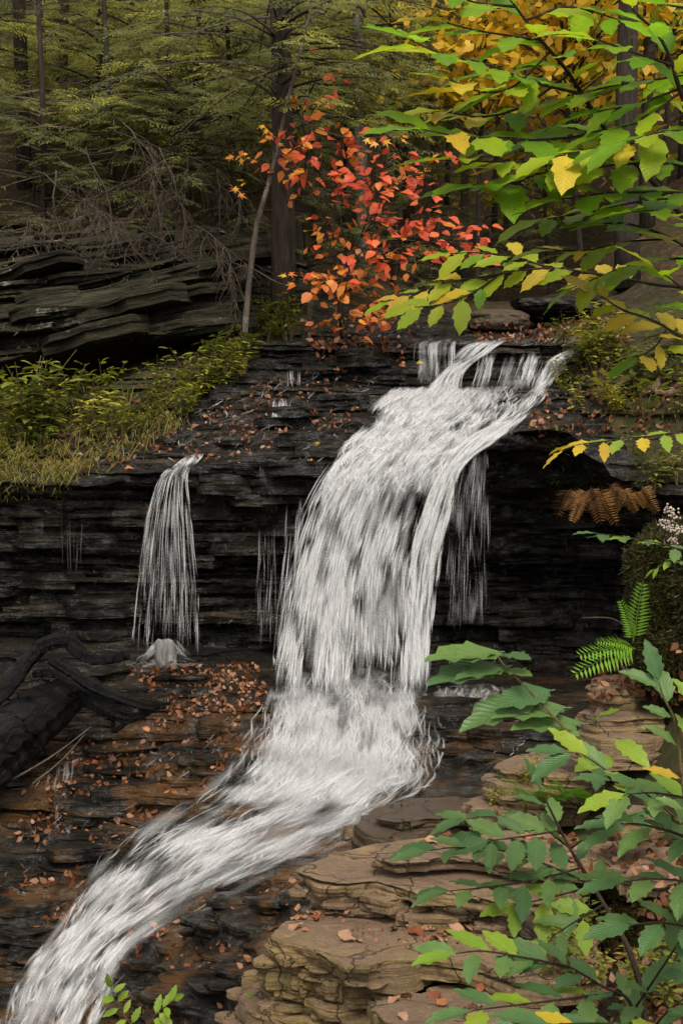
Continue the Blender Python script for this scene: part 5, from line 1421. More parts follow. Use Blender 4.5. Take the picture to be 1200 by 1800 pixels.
def hemlock(base, h, r, z0, z1, reach, nl, label, mats=('hemlock', 'hemlock_dark', 'hemlock_lit'), w=(.6, .25, .15), bark='bark', spl=.42, lean=(0, 0), name='hemlock_tree', group=None, front=0.0, sp_per=9, k=9):
    base = Vector(base)
    e = empty(name, base, label, 'tree', group)
    tl = trunk_line(base, h, lean)
    branch(e, tl, r, r * .25, bark, 'trunk', k)
    cr = Crown(); lb = MB()
    for i in range(nl):
        z = z0 + (z1 - z0) * (i + NR.uniform(0, 1)) / nl
        t = min(1, (z - base.z) / h)
        o = tl[0].lerp(tl[-1], t)
        a = NR.uniform(0, 2 * math.pi)
        if NR.uniform() < front: a = -math.pi / 2 + NR.uniform(-1.2, 1.2)
        L = reach * NR.uniform(.55, 1.0) * (1.0 - .55 * max(0, (z - z0) / (h + base.z - z0 + 1e-6)))
        dv = np.array((math.cos(a), math.sin(a), NR.uniform(-.05, .22)))
        pts = []
        for q in np.linspace(0, 1, 7):
            pts.append(np.array(o) + dv * L * q + np.array((0, 0, -.28 * L * q * q)))
        lb.tube([tuple(np.array(p) - np.array(base)) for p in pts], [.016 * (1 - q) + .003 for q in np.linspace(0, 1, 7)], 3)
        mi = NR.choice(3, p=w)
        for q in range(sp_per):
            s = NR.uniform(.25, 1.0); j = min(5, int(s * 6)); p = pts[j] + (pts[j + 1] - pts[j]) * (s * 6 - j)
            sd = NR.choice((-1, 1)); ang = a + sd * math.radians(NR.uniform(25, 70)) * (1 if q else 0)
            d = np.array((math.cos(ang), math.sin(ang), NR.uniform(-.45, .0)))
            cr.spray(p + np.array((0, 0, NR.uniform(-.05, .02))), d, (NR.uniform(-.2, .2), NR.uniform(-.35, .1), 1), spl * NR.uniform(.7, 1.3) * (1.1 - .4 * s), int(mi if NR.uniform() < .8 else NR.choice(3, p=w)))
    lb.build('limb', M['dead'], e)
    cr.build('crown', [M[m] for m in mats], e)
    return e

def gz(px, Y, py_guess=400):
    """trunk foot on the ground under photo column px at depth Y"""
    x = (px - 600) * Y / F
    return Vector((x, Y, down(x, Y) - .08))

big = hemlock(P(490, 572, 13.7), 9.5, .125, 3.9, 5.4, 2.4, 36, 'big straight trunk rising beside the red bush, above the black shelf', bark='bark', lean=(-.1, .1), sp_per=9, spl=.42, k=14, front=.55)
HT = [ # column px, depth, height, radius, foliage from / to (above foot), reach, limbs
 (38, 17.2, 9.0, .10, 2.7, 8.5, 2.8, 34, 'dark hemlock trunk at the far left edge above the cliff', 'bark_dark'),
 (116, 18.6, 8.5, .07, 2.5, 8.0, 2.6, 32, 'thinner dark hemlock second from the left edge above the cliff', 'bark_dark'),
 (232, 21.5, 9.0, .06, 2.0, 8.5, 2.6, 34, 'slim hemlock behind the tangle of dead twigs', 'bark_dark'),
 (318, 24.5, 9.0, .06, 1.5, 8.5, 2.6, 32, 'slim upright hemlock deep in the woods left of the centre', 'bark_dark'),
 (385, 20.0, 7.5, .055, 2.2, 7.0, 2.4, 32, 'feathery yellow green hemlock left of the big trunk', 'bark'),
 (565, 19.0, 8.5, .06, 2.6, 8.0, 2.3, 28, 'hemlock with feathery boughs behind the top of the red bush', 'bark'),
 (636, 18.5, 9.5, .10, 3.0, 9.0, 2.4, 28, 'pale lichen mottled trunk rising over the red bush', 'bark_grey'),
 (712, 21.5, 8.5, .06, 1.6, 8.0, 2.3, 26, 'hemlock in shade between the mottled trunk and the yellow leaves', 'bark_dark'),
 (822, 21.0, 9.0, .075, 3.4, 8.5, 2.0, 14, 'pale straight trunk above the right end of the red bush', 'bark_grey'),
 (1108, 15.8, 9.0, .15, 4.4, 8.5, 2.4, 16, 'thick dark trunk behind the beech leaves on the right', 'bark_dark'),
 (160, 26.0, 9.0, .07, 1.0, 8.5, 2.8, 34, 'hemlock high on the slope at the upper left', 'bark_dark'),
 (470, 27.0, 9.0, .07, 1.0, 8.5, 2.6, 32, 'hemlock high on the slope left of the centre', 'bark_dark'),
 (20, 23.5, 9.0, .07, 1.2, 8.5, 2.8, 32, 'leafy hemlock in the top left corner', 'bark_dark'),
]
for (px, Y, h, r, a, b, rc, nl, lab, bk) in HT:
    f = gz(px, Y)
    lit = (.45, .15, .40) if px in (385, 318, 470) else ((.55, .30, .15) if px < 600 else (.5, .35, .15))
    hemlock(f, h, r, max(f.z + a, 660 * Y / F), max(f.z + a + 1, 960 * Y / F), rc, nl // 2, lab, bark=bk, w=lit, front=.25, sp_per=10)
# boughs of hemlock that hang into view from trees standing close together on the slope
HS = [(-60, 16.8, 'spreading hemlock just outside the left edge, boughs drooping over the cliff'), (70, 19.5, 'dense hemlock between the two dark trunks at the left'), (175, 17.6, 'hemlock with boughs drooping above the dead twigs'), (270, 19.0, 'bushy hemlock above the tangle of dead twigs'),
      (345, 16.6, 'lacy yellow green hemlock with boughs over the cliff'), (420, 18.0, 'lacy yellow green hemlock just left of the big trunk'), (520, 16.2, 'hemlock with boughs crossing behind the big trunk'), (600, 20.5, 'dim hemlock behind the red bush'),
      (690, 19.2, 'grey green hemlock right of the mottled trunk'), (110, 23.0, 'hemlock higher up between the left trunks'), (300, 23.0, 'hemlock higher up behind the dead twigs'), (440, 23.5, 'hemlock higher up left of the big trunk'), (560, 24.0, 'hemlock higher up right of the big trunk'), (730, 24.5, 'hemlock higher up left of the yellow maple'), (-20, 27, 'hemlock far up at the left edge'), (240, 28, 'hemlock far up the slope in the upper left'), (380, 29, 'hemlock far up the slope near the middle'), (640, 29, 'hemlock far up the slope behind the mottled trunk')]
for i, (px, Y, lab) in enumerate(HS):
    f = gz(px, Y)
    lo = (900 - (255 if Y < 21 else 215) - NR.uniform(-25, 25)) * Y / F; hi = 930 * Y / F
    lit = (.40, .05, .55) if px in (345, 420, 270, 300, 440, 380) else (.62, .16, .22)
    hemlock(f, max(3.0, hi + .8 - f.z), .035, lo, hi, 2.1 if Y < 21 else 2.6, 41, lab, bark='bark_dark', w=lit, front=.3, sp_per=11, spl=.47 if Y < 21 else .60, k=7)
for px, Y, lab in ((872, 23.0, 'thin bare trunk right of the pale straight one'), (896, 21.5, 'slender leaning trunk, middle of three under the beech leaves'), (912, 24.5, 'thinnest leaning stem right of the pale straight trunk'), (1135, 17.5, 'second dark trunk close behind the thick one on the right'),
                   (760, 25.0, 'dim thin trunk in shade behind the red bush'), (985, 24.0, 'far slender trunk among the yellow leaves')):
    f = gz(px, Y)
    e = empty('bare_tree', f, lab, 'tree')
    branch(e, trunk_line(f, 8.5, (NR.uniform(-.3, .6), 0), .05), .05 if px != 1135 else .10, .02, 'bark' if px < 1000 else 'bark_dark', 'trunk', 8)

def broadleaf(px, Y, h, r, label, key, z0, spread, ncl, per, L, group=None):
    f = gz(px, Y)
    e = empty('maple_tree', f, label, 'tree', group)
    tl = trunk_line(f, h, (NR.uniform(-.3, .3), 0), .08)
    branch(e, tl, r, r * .3, 'bark_dark', 'trunk', 7)
    cr = Crown(); lb = MB()
    for i in range(ncl):
        z = f.z + z0 + (h - z0) * NR.uniform(0, 1)
        o = tl[0].lerp(tl[-1], (z - f.z) / h * .85)
        a = NR.uniform(0, 6.28); rr = spread * math.sqrt(NR.uniform(.05, 1))
        c = Vector((o.x + math.cos(a) * rr, o.y + math.sin(a) * rr, z))
        lb.tube([o - f, (o + c) * .5 + Vector((0, 0, .15)) - f, c - f], [.012, .008, .003], 3)
        for q in range(per):
            cr.leaf(np.array(c) + NR.normal(0, 1, 3) * np.array((.34, .34, .12)), L * NR.uniform(.6, 1.2), int(NR.uniform() < .25))
    lb.build('limb', M['bark_dark'], e)
    cr.build('crown', [M[k] for k in key], e)
for a in [(790, 26, 8, .05, 'yellow leaved maple left of centre behind the beech twigs', ('yellow', 'olive'), 2.8, 2.0, 80, 22, .19),
          (900, 25, 8, .05, 'bright orange yellow maple glowing behind the beech leaves', ('yellow', 'maple'), 2.6, 2.4, 130, 26, .20),
          (1000, 28, 9, .06, 'yellow maple high behind the thick dark trunk', ('yellow', 'olive'), 2.6, 2.6, 120, 26, .20),
          (1100, 22, 7.5, .05, 'olive and yellow maple right of the thick dark trunk', ('olive', 'yellow'), 2.2, 2.4, 120, 26, .18),
          (850, 18.5, 5.5, .04, 'amber maple standing just behind the red bush', ('yellow', 'maple'), 2.6, 1.3, 60, 24, .16),
          (1010, 18.0, 6.0, .04, 'golden maple standing left of the thick dark trunk', ('yellow', 'olive'), 2.4, 1.6, 110, 26, .17),
          (1160, 18.5, 6.0, .04, 'golden green maple standing right of the thick dark trunk', ('olive', 'yellow'), 2.2, 1.6, 100, 26, .17),
          (1200, 20, 7.5, .05, 'olive green maple at the right edge behind the beech', ('olive', 'yellow'), 1.6, 2.2, 110, 24, .18),
          (950, 21, 4.5, .03, 'low olive green maple behind the lower beech twigs', ('olive', 'yellow'), 1.2, 1.8, 70, 22, .16),
          (205, 31, 9, .06, 'small yellow maple far up the slope at the top left', ('yellow', 'olive'), 2.0, 1.6, 26, 14, .17)]:
    broadleaf(*a)

for i, (px, Y, lo, lab) in enumerate([(70, 15.9, 440, 'shaded hemlock whose low boughs hang over the left of the cliff'), (190, 15.8, 470, 'shaded hemlock whose low boughs hang over the middle of the cliff'), (300, 15.9, 440, 'shaded hemlock whose low boughs mix with the dead twigs'), (400, 16.3, 430, 'shaded hemlock close left of the thin leaning sapling')]):
    f = gz(px, Y)
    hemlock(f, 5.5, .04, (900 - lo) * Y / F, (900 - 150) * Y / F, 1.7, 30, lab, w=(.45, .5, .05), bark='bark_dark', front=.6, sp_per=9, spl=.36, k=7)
# small hemlocks of the understory, in the shade beneath
for i, (px, Y, h, lab) in enumerate([(60, 16.5, 1.7, 'small hemlock on top of the cliff at the far left'), (150, 17.0, 1.4, 'short drooping hemlock on the cliff edge'), (600, 16.5, 1.6, 'small dark hemlock behind the red leaves'),
                        (690, 17.5, 1.9, 'small shaded hemlock right of the red bush'), (760, 19.0, 1.8, 'small hemlock under the yellow beech spray'), (860, 19.5, 1.3, 'little hemlock by the three thin trunks'), (960, 19, 1.6, 'small hemlock under the beech right of the thin trunks'),
                        (540, 17.2, 2.2, 'young hemlock just right of the big trunk'), (340, 17.5, 2.0, 'young hemlock behind the dead twig tangle')]):
    f = gz(px, Y)
    hemlock(f, h, .02, f.z + .25, f.z + h, .95, 16, lab, w=(.35, .5, .15), front=.3, sp_per=7, spl=.32, name='small_hemlock', k=5)

# ------------------------------------------------------------------ tangles of dead hemlock twigs in front of the cliff
def dead_tangle(label, starts, seed):
    rr = random.Random(seed)
    e = empty('dead_branch', P(*starts[0][:3]), label, 'dead branch')
    def rec(b, p, d, L, r, lev):
        pts = [p]; n = 7
        for i in range(n):
            d = (d + Vector((rr.uniform(-.28, .28), rr.uniform(-.28, .28), rr.uniform(-.30, .14)))).normalized()
            pts.append(pts[-1] + d * L / n)
        b.tube([q - e.location for q in pts], [r * (1 - .7 * i / n) for i in range(n + 1)], 3)
        if lev:
            for i in range(rr.randint(7, 11)):
                j = rr.randint(1, n)
                rec(b, pts[j], (d + Vector((rr.uniform(-1, 1), rr.uniform(-.7, .7), rr.uniform(-.8, .5)))).normalized(), L * rr.uniform(.35, .65), r * .55, lev - 1)
    for (px, py, Y, dx, dz, L) in starts:
        b = MB()
        rec(b, P(px, py, Y), Vector((dx, -.5, dz)).normalized(), L, .011, 2)
        b.build('branch', M['dead'], e)
dead_tangle('tangle of bare grey twigs hanging over the middle of the cliff', [(215, 215, 14.6, .9, -.6, 1.5), (260, 300, 14.2, .5, -1, 1.1), (300, 330, 14.0, 1, -.9, 1.1), (330, 380, 13.8, -.2, -1, .7), (200, 230, 14.3, 1, -.3, 1.6), (280, 260, 14.0, .7, -.8, 1.3)], 4)
dead_tangle('bare grey twigs arching low across the cliff near the thin sapling', [(240, 400, 13.7, 1, -.5, 1.2), (330, 400, 13.6, 1, -.2, .9), (180, 380, 13.8, .8, -.7, 1.0)], 6)
dead_tangle('fine bare twigs drooping in front of the left part of the cliff', [(60, 300, 14.3, .8, -.5, 1.3), (120, 350, 14.0, .9, -.5, 1.1), (150, 260, 14.6, .6, -.8, 1.2), (30, 380, 13.9, .9, -.2, 1.0)], 15)
dead_tangle('bare twigs with a few green tips at the left edge of the cliff', [(-20, 420, 14.0, 1, .5, 1.0), (100, 300, 14.6, .2, -1, 1.0), (60, 430, 13.7, .6, -.6, .8)], 8)

# ------------------------------------------------------------------ weeds and grass on the left bank, shrubs on the right bank
def weed_variant(seed, h, nst, key, lf, spread):
    rr = random.Random(seed)
    sb, fb_ = MB(), MB()
    for s in range(nst):
        a = rr.uniform(0, 6.28); top = Vector((math.cos(a) * spread * rr.uniform(.2, 1), math.sin(a) * spread * rr.uniform(.2, 1), h * rr.uniform(.6, 1.05)))
        pts = [Vector(v) for v in resamp([(0, 0, -.03), (top.x * .3, top.y * .3, top.z * .5), tuple(top)], 6)]
        sb.tube(pts, [.004 * (1 - .6 * i / 5) for i in range(6)], 3)
        for q in range(rr.randint(8, 13)):
            t = rr.uniform(.3, 1); i = min(4, int(t * 5)); p = pts[i].lerp(pts[i + 1], t * 5 - i)
            ang = rr.uniform(0, 6.28)
            d = Vector((math.cos(ang), math.sin(ang), rr.uniform(-.3, .35))); L = lf * rr.uniform(.6, 1.2)
            m = frame(p + d * .02, d, (rr.uniform(-.3, .3), rr.uniform(-.5, .1), 1), L)
            V = [m @ Vector(v) for v in ((0, 0, 0), (.2, .3, .04), (.17, .62, .02), (0, 1, -.1), (-.17, .62, .02), (-.2, .3, .04), (0, .5, 0))]
            fb_.add([tuple(v) for v in V], [(0, 1, 6), (1, 2, 6), (2, 3, 6), (3, 4, 6), (4, 5, 6), (5, 0, 6)], None, 0)
    return sb.mesh('stem', M['stem']), fb_.mesh('foliage', M[key], smooth=False)
WV = [weed_variant(900 + i, .34 if i < 6 else .22, 5, ['weed', 'weed', 'weed_lime', 'weed', 'weed_lime', 'weed', 'weed', 'weed_lime'][i], [.075, .09, .07, .085, .08, .07, .06, .06][i], .16) for i in range(8)]
def weed(px, py, s, label, group=None, v=None, name='leafy_weed', cat='weed', yoff=0):
    h = hit(px, py)
    if h is None: return
    sm, fm = WV[RL.randrange(8) if v is None else v]
    e = empty(name, h[0] + Vector((0, yoff, -.01)), label, cat, group)
    e.rotation_euler = (RL.uniform(-.12, .2), RL.uniform(-.15, .15), RL.uniform(0, 6.28)); e.scale = (s, s, s)
    link('stem', sm, e); link('foliage', fm, e)
WP = 0
LB = [(-10, 712), (60, 716), (140, 712), (220, 706), (280, 696), (330, 676), (380, 655), (420, 625)]
for i in range(40):
    t = RL.random() ** .9; px = -10 + 340 * t
    py = np.interp(px, [-10, 60, 140, 220, 280, 330], [RL.uniform(716, 830), RL.uniform(718, 830), RL.uniform(716, 800), RL.uniform(712, 790), RL.uniform(702, 770), RL.uniform(690, 745)])
    weed(px, py, RL.uniform(.7, 1.6), 'leafy green weed in the thick growth on the left bank below the overhang', 'weeds on the left bank')
for i in range(22):
    px = RL.uniform(300, 440); py = np.interp(px, [300, 440], [705, 628]) + RL.uniform(-10, 34)
    weed(px, py, RL.uniform(.8, 1.35), 'sparse leafy weed on the dark slope between the bank and the thin sapling', 'weeds below the thin sapling')
for i in range(10):
    weed(RL.uniform(440, 512), RL.uniform(566, 604), RL.uniform(.9, 1.4), 'small green shrub growth at the foot of the big trunk', 'shrubs at the trunk foot', name='small_shrub', cat='shrub')
weed(40, 790, 2.6, 'tall stalked weed standing above the others near the left edge', v=0, name='tall_weed')
weed(78, 786, 2.1, 'second tall stalked weed near the left edge', v=3, name='tall_weed')
for i in range(20):
    weed(RL.uniform(985, 1085), RL.uniform(610, 735), RL.uniform(.9, 1.5), 'leafy green shrub on the bank right beside the top of the falls', 'shrubs right of the falls', v=RL.choice((2, 4, 7, 0, 6)), name='leafy_shrub', cat='shrub')
for i in range(12):
    weed(RL.uniform(1090, 1210), RL.uniform(590, 760), RL.uniform(.8, 1.3), 'leafy shrub in shade on the right bank by the exposed roots', 'shrubs by the exposed roots', v=RL.choice((0, 1, 3, 6)), name='leafy_shrub', cat='shrub')
for i in range(5):
    weed(RL.uniform(1120, 1190), RL.uniform(830, 870), .8, 'dark green shrub hanging on the rock right of the brown fern', 'shrubs right of the brown fern', v=RL.choice((0, 1)), name='leafy_shrub', cat='shrub')
for i in range(26):
    weed(RL.uniform(960, 1215), RL.uniform(1560, 1815), RL.uniform(.32, .55), 'low dark green plant on the soil at the bottom right', 'low plants at the bottom right', v=RL.choice((0, 1, 3, 5)), name='low_plant', cat='plant')
for i in range(9):
    weed(RL.uniform(860, 1010), RL.uniform(1362, 1440), RL.uniform(.2, .36), 'small green plant tucked under the pale tan slab', 'small plants between the slabs', v=RL.choice((0, 2, 4, 7)), name='low_plant', cat='plant')
gb = Crown()
for i in range(900):
    px = RL.uniform(-20, 330); lo = np.interp(px, [-20, 60, 130, 200, 270, 330], [890, 880, 850, 830, 790, 745]); hi = np.interp(px, [-20, 200, 330], [715, 705, 690])
    py = RL.uniform(hi, lo)
    if i % 3 == 0: px, py = RL.uniform(-20, 130), RL.uniform(790, 880)
    h = hit(px, py)
    if h is None: continue
    p = np.array(h[0]); L = RL.uniform(.10, .34); d = np.array((RL.uniform(-.6, .6), RL.uniform(-.9, .1), RL.uniform(.2, 1))); d /= np.linalg.norm(d)
    wd = .0045; e2 = p + d * L * .6; e3 = p + d * L + np.array((0, -.06, -.09)) * (L / .2)
    gb.V.append(np.array([p - (wd, 0, 0), p + (wd, 0, 0), e2 + (wd * .8, 0, 0), e2 - (wd * .8, 0, 0), e3]))
    gb.Fc.append(np.array([[0, 1, 2, 3], [3, 2, 4, 4]]) + gb.n); gb.mi.append(np.zeros(2, int)); gb.n += 5
V = np.concatenate(gb.V); Q = np.concatenate(gb.Fc)
me = bpy.data.meshes.new('grass'); me.from_pydata(V.tolist(), [], [list(dict.fromkeys(f)) for f in Q.tolist()]); me.materials.append(M['grass'])
tag(link('grass', me), 'long trailing grass blades on the left bank', 'grass', kind='stuff')

MOSSY = bpy.data.objects['mossy_boulder']
def tufts(parent, n, box, L, mats, name, bv, mi=lambda: 0, zmin=-.2):
    c = Crown(); k = 0
    for _ in range(n * 6):
        if k >= n: break
        h = hit(RL.uniform(box[0], box[2]), RL.uniform(box[1], box[3]), [bv])
        if h is None or h[1].z < zmin: continue
        if fbm(h[0].x * 3, h[0].y * 3, h[0].z * 3, 5, 3) < RL.uniform(-.5, .2): continue
        nr = np.array(h[1]); d = nr + NR.normal(0, .5, 3) + np.array((0, -.1, -.15)); d /= np.linalg.norm(d); u = np.cross(d, NR.normal(0, 1, 3)); u /= np.linalg.norm(u) + 1e-9
        l = L * RL.uniform(.5, 1.2); p = np.array(h[0])
        c.V.append(np.array([p - u * l * .16, p + u * l * .16, p + d * l])); c.Fc.append(np.array([[0, 1, 2]]) + c.n); c.mi.append(np.array([mi()])); c.n += 3; k += 1
    o = link(name, mesh_np(name, np.concatenate(c.V) - np.array(parent.location), np.concatenate(c.Fc), [M[m] for m in mats], midx=np.concatenate(c.mi), smooth=False), parent)
    o['kind'] = 'stuff'
M['moss_blade'] = mat_leaf('moss_blades', [(0.030, 0.030, 0.007), (0.060, 0.055, 0.012)], 0, 0, 0.3)
_mw = np.array([MOSSY.matrix_basis @ v.co for v in MOSSY.data.vertices])
tufts(MOSSY, 6000, (1095, 880, 1240, 1230), .035, ['moss_blade'], 'moss', BVHTree.FromPolygons(_mw.tolist(), [list(p.vertices) for p in MOSSY.data.polygons]), zmin=-.6)
tufts(cliff, 2600, (-20, 430, 460, 640), .07, ['moss_blade', 'hemlock_dark'], 'moss', BVC, lambda: RL.choice((0, 0, 1)), zmin=-.1)
tufts(terrain, 1800, (-20, 860, 560, 1140), .05, ['moss_blade', 'fallen'], 'moss', BVT, lambda: RL.choice((0, 0, 0, 1)), zmin=.1)
tufts(terrain, 2600, (960, 620, 1220, 860), .06, ['moss_blade', 'weed'], 'moss', BVT, lambda: RL.choice((0, 0, 1)), zmin=.0)
tufts(ledge, 900, (830, 1350, 1010, 1450), .03, ['moss_blade', 'weed'], 'moss', BVS[-1], lambda: RL.choice((0, 1)), zmin=-.3)

# ------------------------------------------------------------------ ferns
def frond_mesh(key, n=15, seed=1, curl=.35, wid=.26):
    rr = random.Random(seed); b = MB()
    pt = lambda t: Vector((0, t, -curl * t * t))
    b.tube([pt(t) for t in np.linspace(0, 1, 7)], [.008 * (1 - .7 * t) for t in np.linspace(0, 1, 7)], 3)
    for i in range(n):
        t = .12 + .86 * i / n; L = wid * math.sin(math.pi * min(1, .18 + .82 * (1 - t)) * .62) * rr.uniform(.9, 1.1)
        for sd in (-1, 1):
            p = pt(t); d = Vector((sd, .35, -.25 + rr.uniform(-.1, .1))).normalized(); s = Vector((0, 1, 0)); w = .026
            q = [p, p + d * L * .35 + s * w, p + d * L, p + d * L * .35 - s * w]
            b.add([tuple(v) for v in q], [(0, 1, 2, 3) if sd > 0 else (3, 2, 1, 0)])
    return b.mesh('frond', M[key], smooth=False)
FRG = [frond_mesh('fern', seed=i) for i in range(3)]; FRB = [frond_mesh('fern_brown', seed=10 + i, curl=.6, wid=.34) for i in range(3)]
def fern(label, base, fr, meshes):
    e = empty('fern', P(*base), label, 'fern')
    for (tx, ty, Yt, bend) in fr:
        t = P(tx, ty, Yt); d = t - e.location
        o = link('frond', RL.choice(meshes), e); o.matrix_basis = frame((0, 0, 0), d + Vector((0, 0, bend * d.length)), (RL.uniform(-.2, .2), -.6, .75), d.length * 1.05)
fern('bright green fern frond standing against the mossy boulder', (1112, 1128, 6.35), [(1124, 1040, 6.25, .1), (1106, 1062, 6.3, .1)], FRG)
fern('green fern with fronds pointing left below the mossy boulder', (1116, 1140, 6.35), [(1030, 1192, 6.2, .3), (1036, 1160, 6.2, .3), (1062, 1132, 6.25, .3)], FRG)
e = empty('fern', P(1060, 866, 10.4), 'brown withered fern hanging from the rock ledge on the right', 'fern')
for i in range(13):
    bx = 1008 + 9.5 * i + RL.uniform(-6, 6); p0 = P(bx, 858 + RL.uniform(-6, 8), 10.35); p1 = P(bx + RL.uniform(-36, 26), 892 + RL.uniform(-18, 22), 10.15 + RL.uniform(-.15, .1))
    o = link('frond', RL.choice(FRB), e); o.matrix_basis = frame(p0 - e.location, p1 - p0 + Vector((0, 0, .05)), (RL.uniform(-.9, .9), -.6, .5), (p1 - p0).length * RL.uniform(.6, 1.0))
for i in range(4):
    h = hit(930 + 34 * i, 1402 + (i % 2) * 12)
    if h:
        q = pix(h[0]); Yh = h[0].y
        fern(['small fern under the tan slab beside dry leaves', 'small fern left of the red brown block', 'tiny fern in the gap behind the red brown block', 'little fern at the foot of the steps on the right'][i], (q[0], q[1], Yh), [(q[0] + RL.uniform(-40, 40), q[1] - RL.uniform(5, 30), Yh - .2, .3) for _ in range(5)], FRG)

# ------------------------------------------------------------------ exposed roots, driftwood, sticks
rt = empty('tree_root', P(1080, 690, 11.2), 'pale exposed roots crawling over the right bank', 'tree root')
for pl in ([(1060, 700), (1076, 690), (1096, 674), (1115, 664)], [(1124, 664), (1132, 682), (1146, 688), (1158, 668)], [(1132, 684), (1130, 698)], [(1148, 692), (1170, 697), (1200, 692), (1230, 700)]):
    w = []
    for a, b in pl:
        h = hit(a, b, [BVT]); w.append(h[0] + Vector((0, -.05, .02)))
    w = [Vector(v) for v in resamp(w, 12)]
    b = MB(); b.tube([p - rt.location for p in w], [.028 + .008 * math.sin(i * 1.7) for i in range(12)], 7); b.build('root', M['root'], rt)

def limb(parent, pl, rad, name, seed, mat='drift', k=16):
    w = [Vector(v) for v in resamp([P(*p) for p in pl], 60)]
    jr = random.Random(seed); w = [v + Vector((jr.gauss(0, .002), jr.gauss(0, .002), jr.gauss(0, .002))) for v in w]
    rr = np.interp(np.linspace(0, 1, 60), np.linspace(0, 1, len(rad)), rad)
    b = MB(); b.tube([p - parent.location for p in w], rr, k)
    V = b.v[0]; W = V * 1.0
    c = np.repeat(np.array([tuple(p - parent.location) for p in w]), k, 0)
    dv = V - c
    nz = 1 + .22 * fbm(V[:, 0] * 7 + seed, V[:, 1] * 5, V[:, 2] * 5, seed, 4) + .60 * np.abs(vnoise(V[:, 0] * 1.2, np.tile(np.arange(k), len(w)) * 2.3, V[:, 2] * 1.2, seed + 1)) - .2
    b.v[0] = c + dv * nz[:, None]
    return b.build(name, M[mat], parent)
dr = empty('driftwood_log', P(20, 1330, 9.4), 'black wet driftwood log with arching roots wedged against the left wall', 'driftwood log')
limb(dr, [(-120, 1405, 9.0), (-30, 1330, 9.3), (40, 1272, 9.6), (110, 1225, 9.9), (170, 1205, 10.1)], [0.197, 0.205, 0.189, 0.139, 0.082], 'trunk', 3, k=26)
limb(dr, [(-60, 1270, 9.5), (10, 1205, 9.7), (55, 1150, 9.9), (90, 1128, 10.0), (125, 1128, 10.1), (150, 1150, 10.15)], [0.072, 0.061, 0.050, 0.054, 0.050, 0.029], 'root', 5)
limb(dr, [(118, 1128, 10.1), (140, 1148, 10.0), (170, 1160, 9.9), (200, 1158, 9.85), (226, 1150, 9.8)], [0.036, 0.040, 0.036, 0.032, 0.029], 'root', 7)
limb(dr, [(60, 1185, 9.7), (90, 1184, 9.6), (120, 1198, 9.55), (148, 1214, 9.55)], [0.025, 0.029, 0.025, 0.009], 'root', 9)
limb(dr, [(90, 1160, 9.8), (130, 1185, 9.7), (170, 1208, 9.6), (215, 1228, 9.5), (262, 1242, 9.45), (300, 1236, 9.5)], [0.036, 0.040, 0.043, 0.036, 0.029, 0.011], 'root', 11)
limb(dr, [(150, 1220, 9.8), (190, 1245, 9.6), (225, 1260, 9.5), (262, 1254, 9.5)], [0.065, 0.061, 0.043, 0.014], 'root', 13)
limb(dr, [(200, 1260, 9.6), (200, 1285, 9.5), (222, 1270, 9.45), (240, 1262, 9.45)], [0.014, 0.016, 0.014, 0.006], 'root', 15)
for i, (a, b, lab) in enumerate([((20, 1372, 9.3), (160, 1278, 9.55), 'thin straight stick leaning on the driftwood log'), ((58, 1378, 9.2), (150, 1290, 9.5), 'shorter forked stick leaning beside the straight one'), ((640, 606, 13.0), (672, 556, 13.4), 'thin pale stick standing at the top of the falls'),
                          ((1022, 1086, 6.9), (1104, 1104, 6.5), 'bare arching twig over the dark recess, left of the mossy boulder')]):
    e = empty('stick', P(*a), lab, 'stick')
    w = px_line([a, ((a[0] + b[0]) / 2 + (4 if i < 3 else 10), (a[1] + b[1]) / 2 + (3 if i < 3 else -8), (a[2] + b[2]) / 2), b], 8)
    branch(e, w, .009 if i < 3 else .004, .004 if i < 3 else .003, 'dead', 'twig', 5)
h = [P(1172 + 10 * i, 912 - 8 * i, 6.3) for i in range(4)]
fl = empty('flower_stalk', P(1185, 1000, 6.35), 'faded whitish flower heads above the mossy boulder at the right edge', 'flower')
for i in range(7):
    tip = P(1160 + RL.uniform(-6, 44), 930 + RL.uniform(-45, 40), 6.3 + RL.uniform(-.1, .1))
    branch(fl, [Vector(v) for v in resamp([tuple(fl.location), tuple((fl.location + tip) / 2 + Vector((.01, 0, .02))), tuple(tip)], 6)], .003, .0015, 'stem', 'stem', 4)
    b = MB()
    for q in range(16):
        c = tip - fl.location + Vector((RL.gauss(0, .014), RL.gauss(0, .014), RL.gauss(0, .01))); r = .007
        b.add([(c.x, c.y, c.z + r), (c.x + r, c.y, c.z), (c.x, c.y + r, c.z), (c.x - r, c.y, c.z), (c.x, c.y - r, c.z), (c.x, c.y, c.z - r)], [(0, 1, 2), (0, 2, 3), (0, 3, 4), (0, 4, 1), (5, 2, 1), (5, 3, 2), (5, 4, 3), (5, 1, 4)])
    b.build('flower_head', M['flower'], fl)

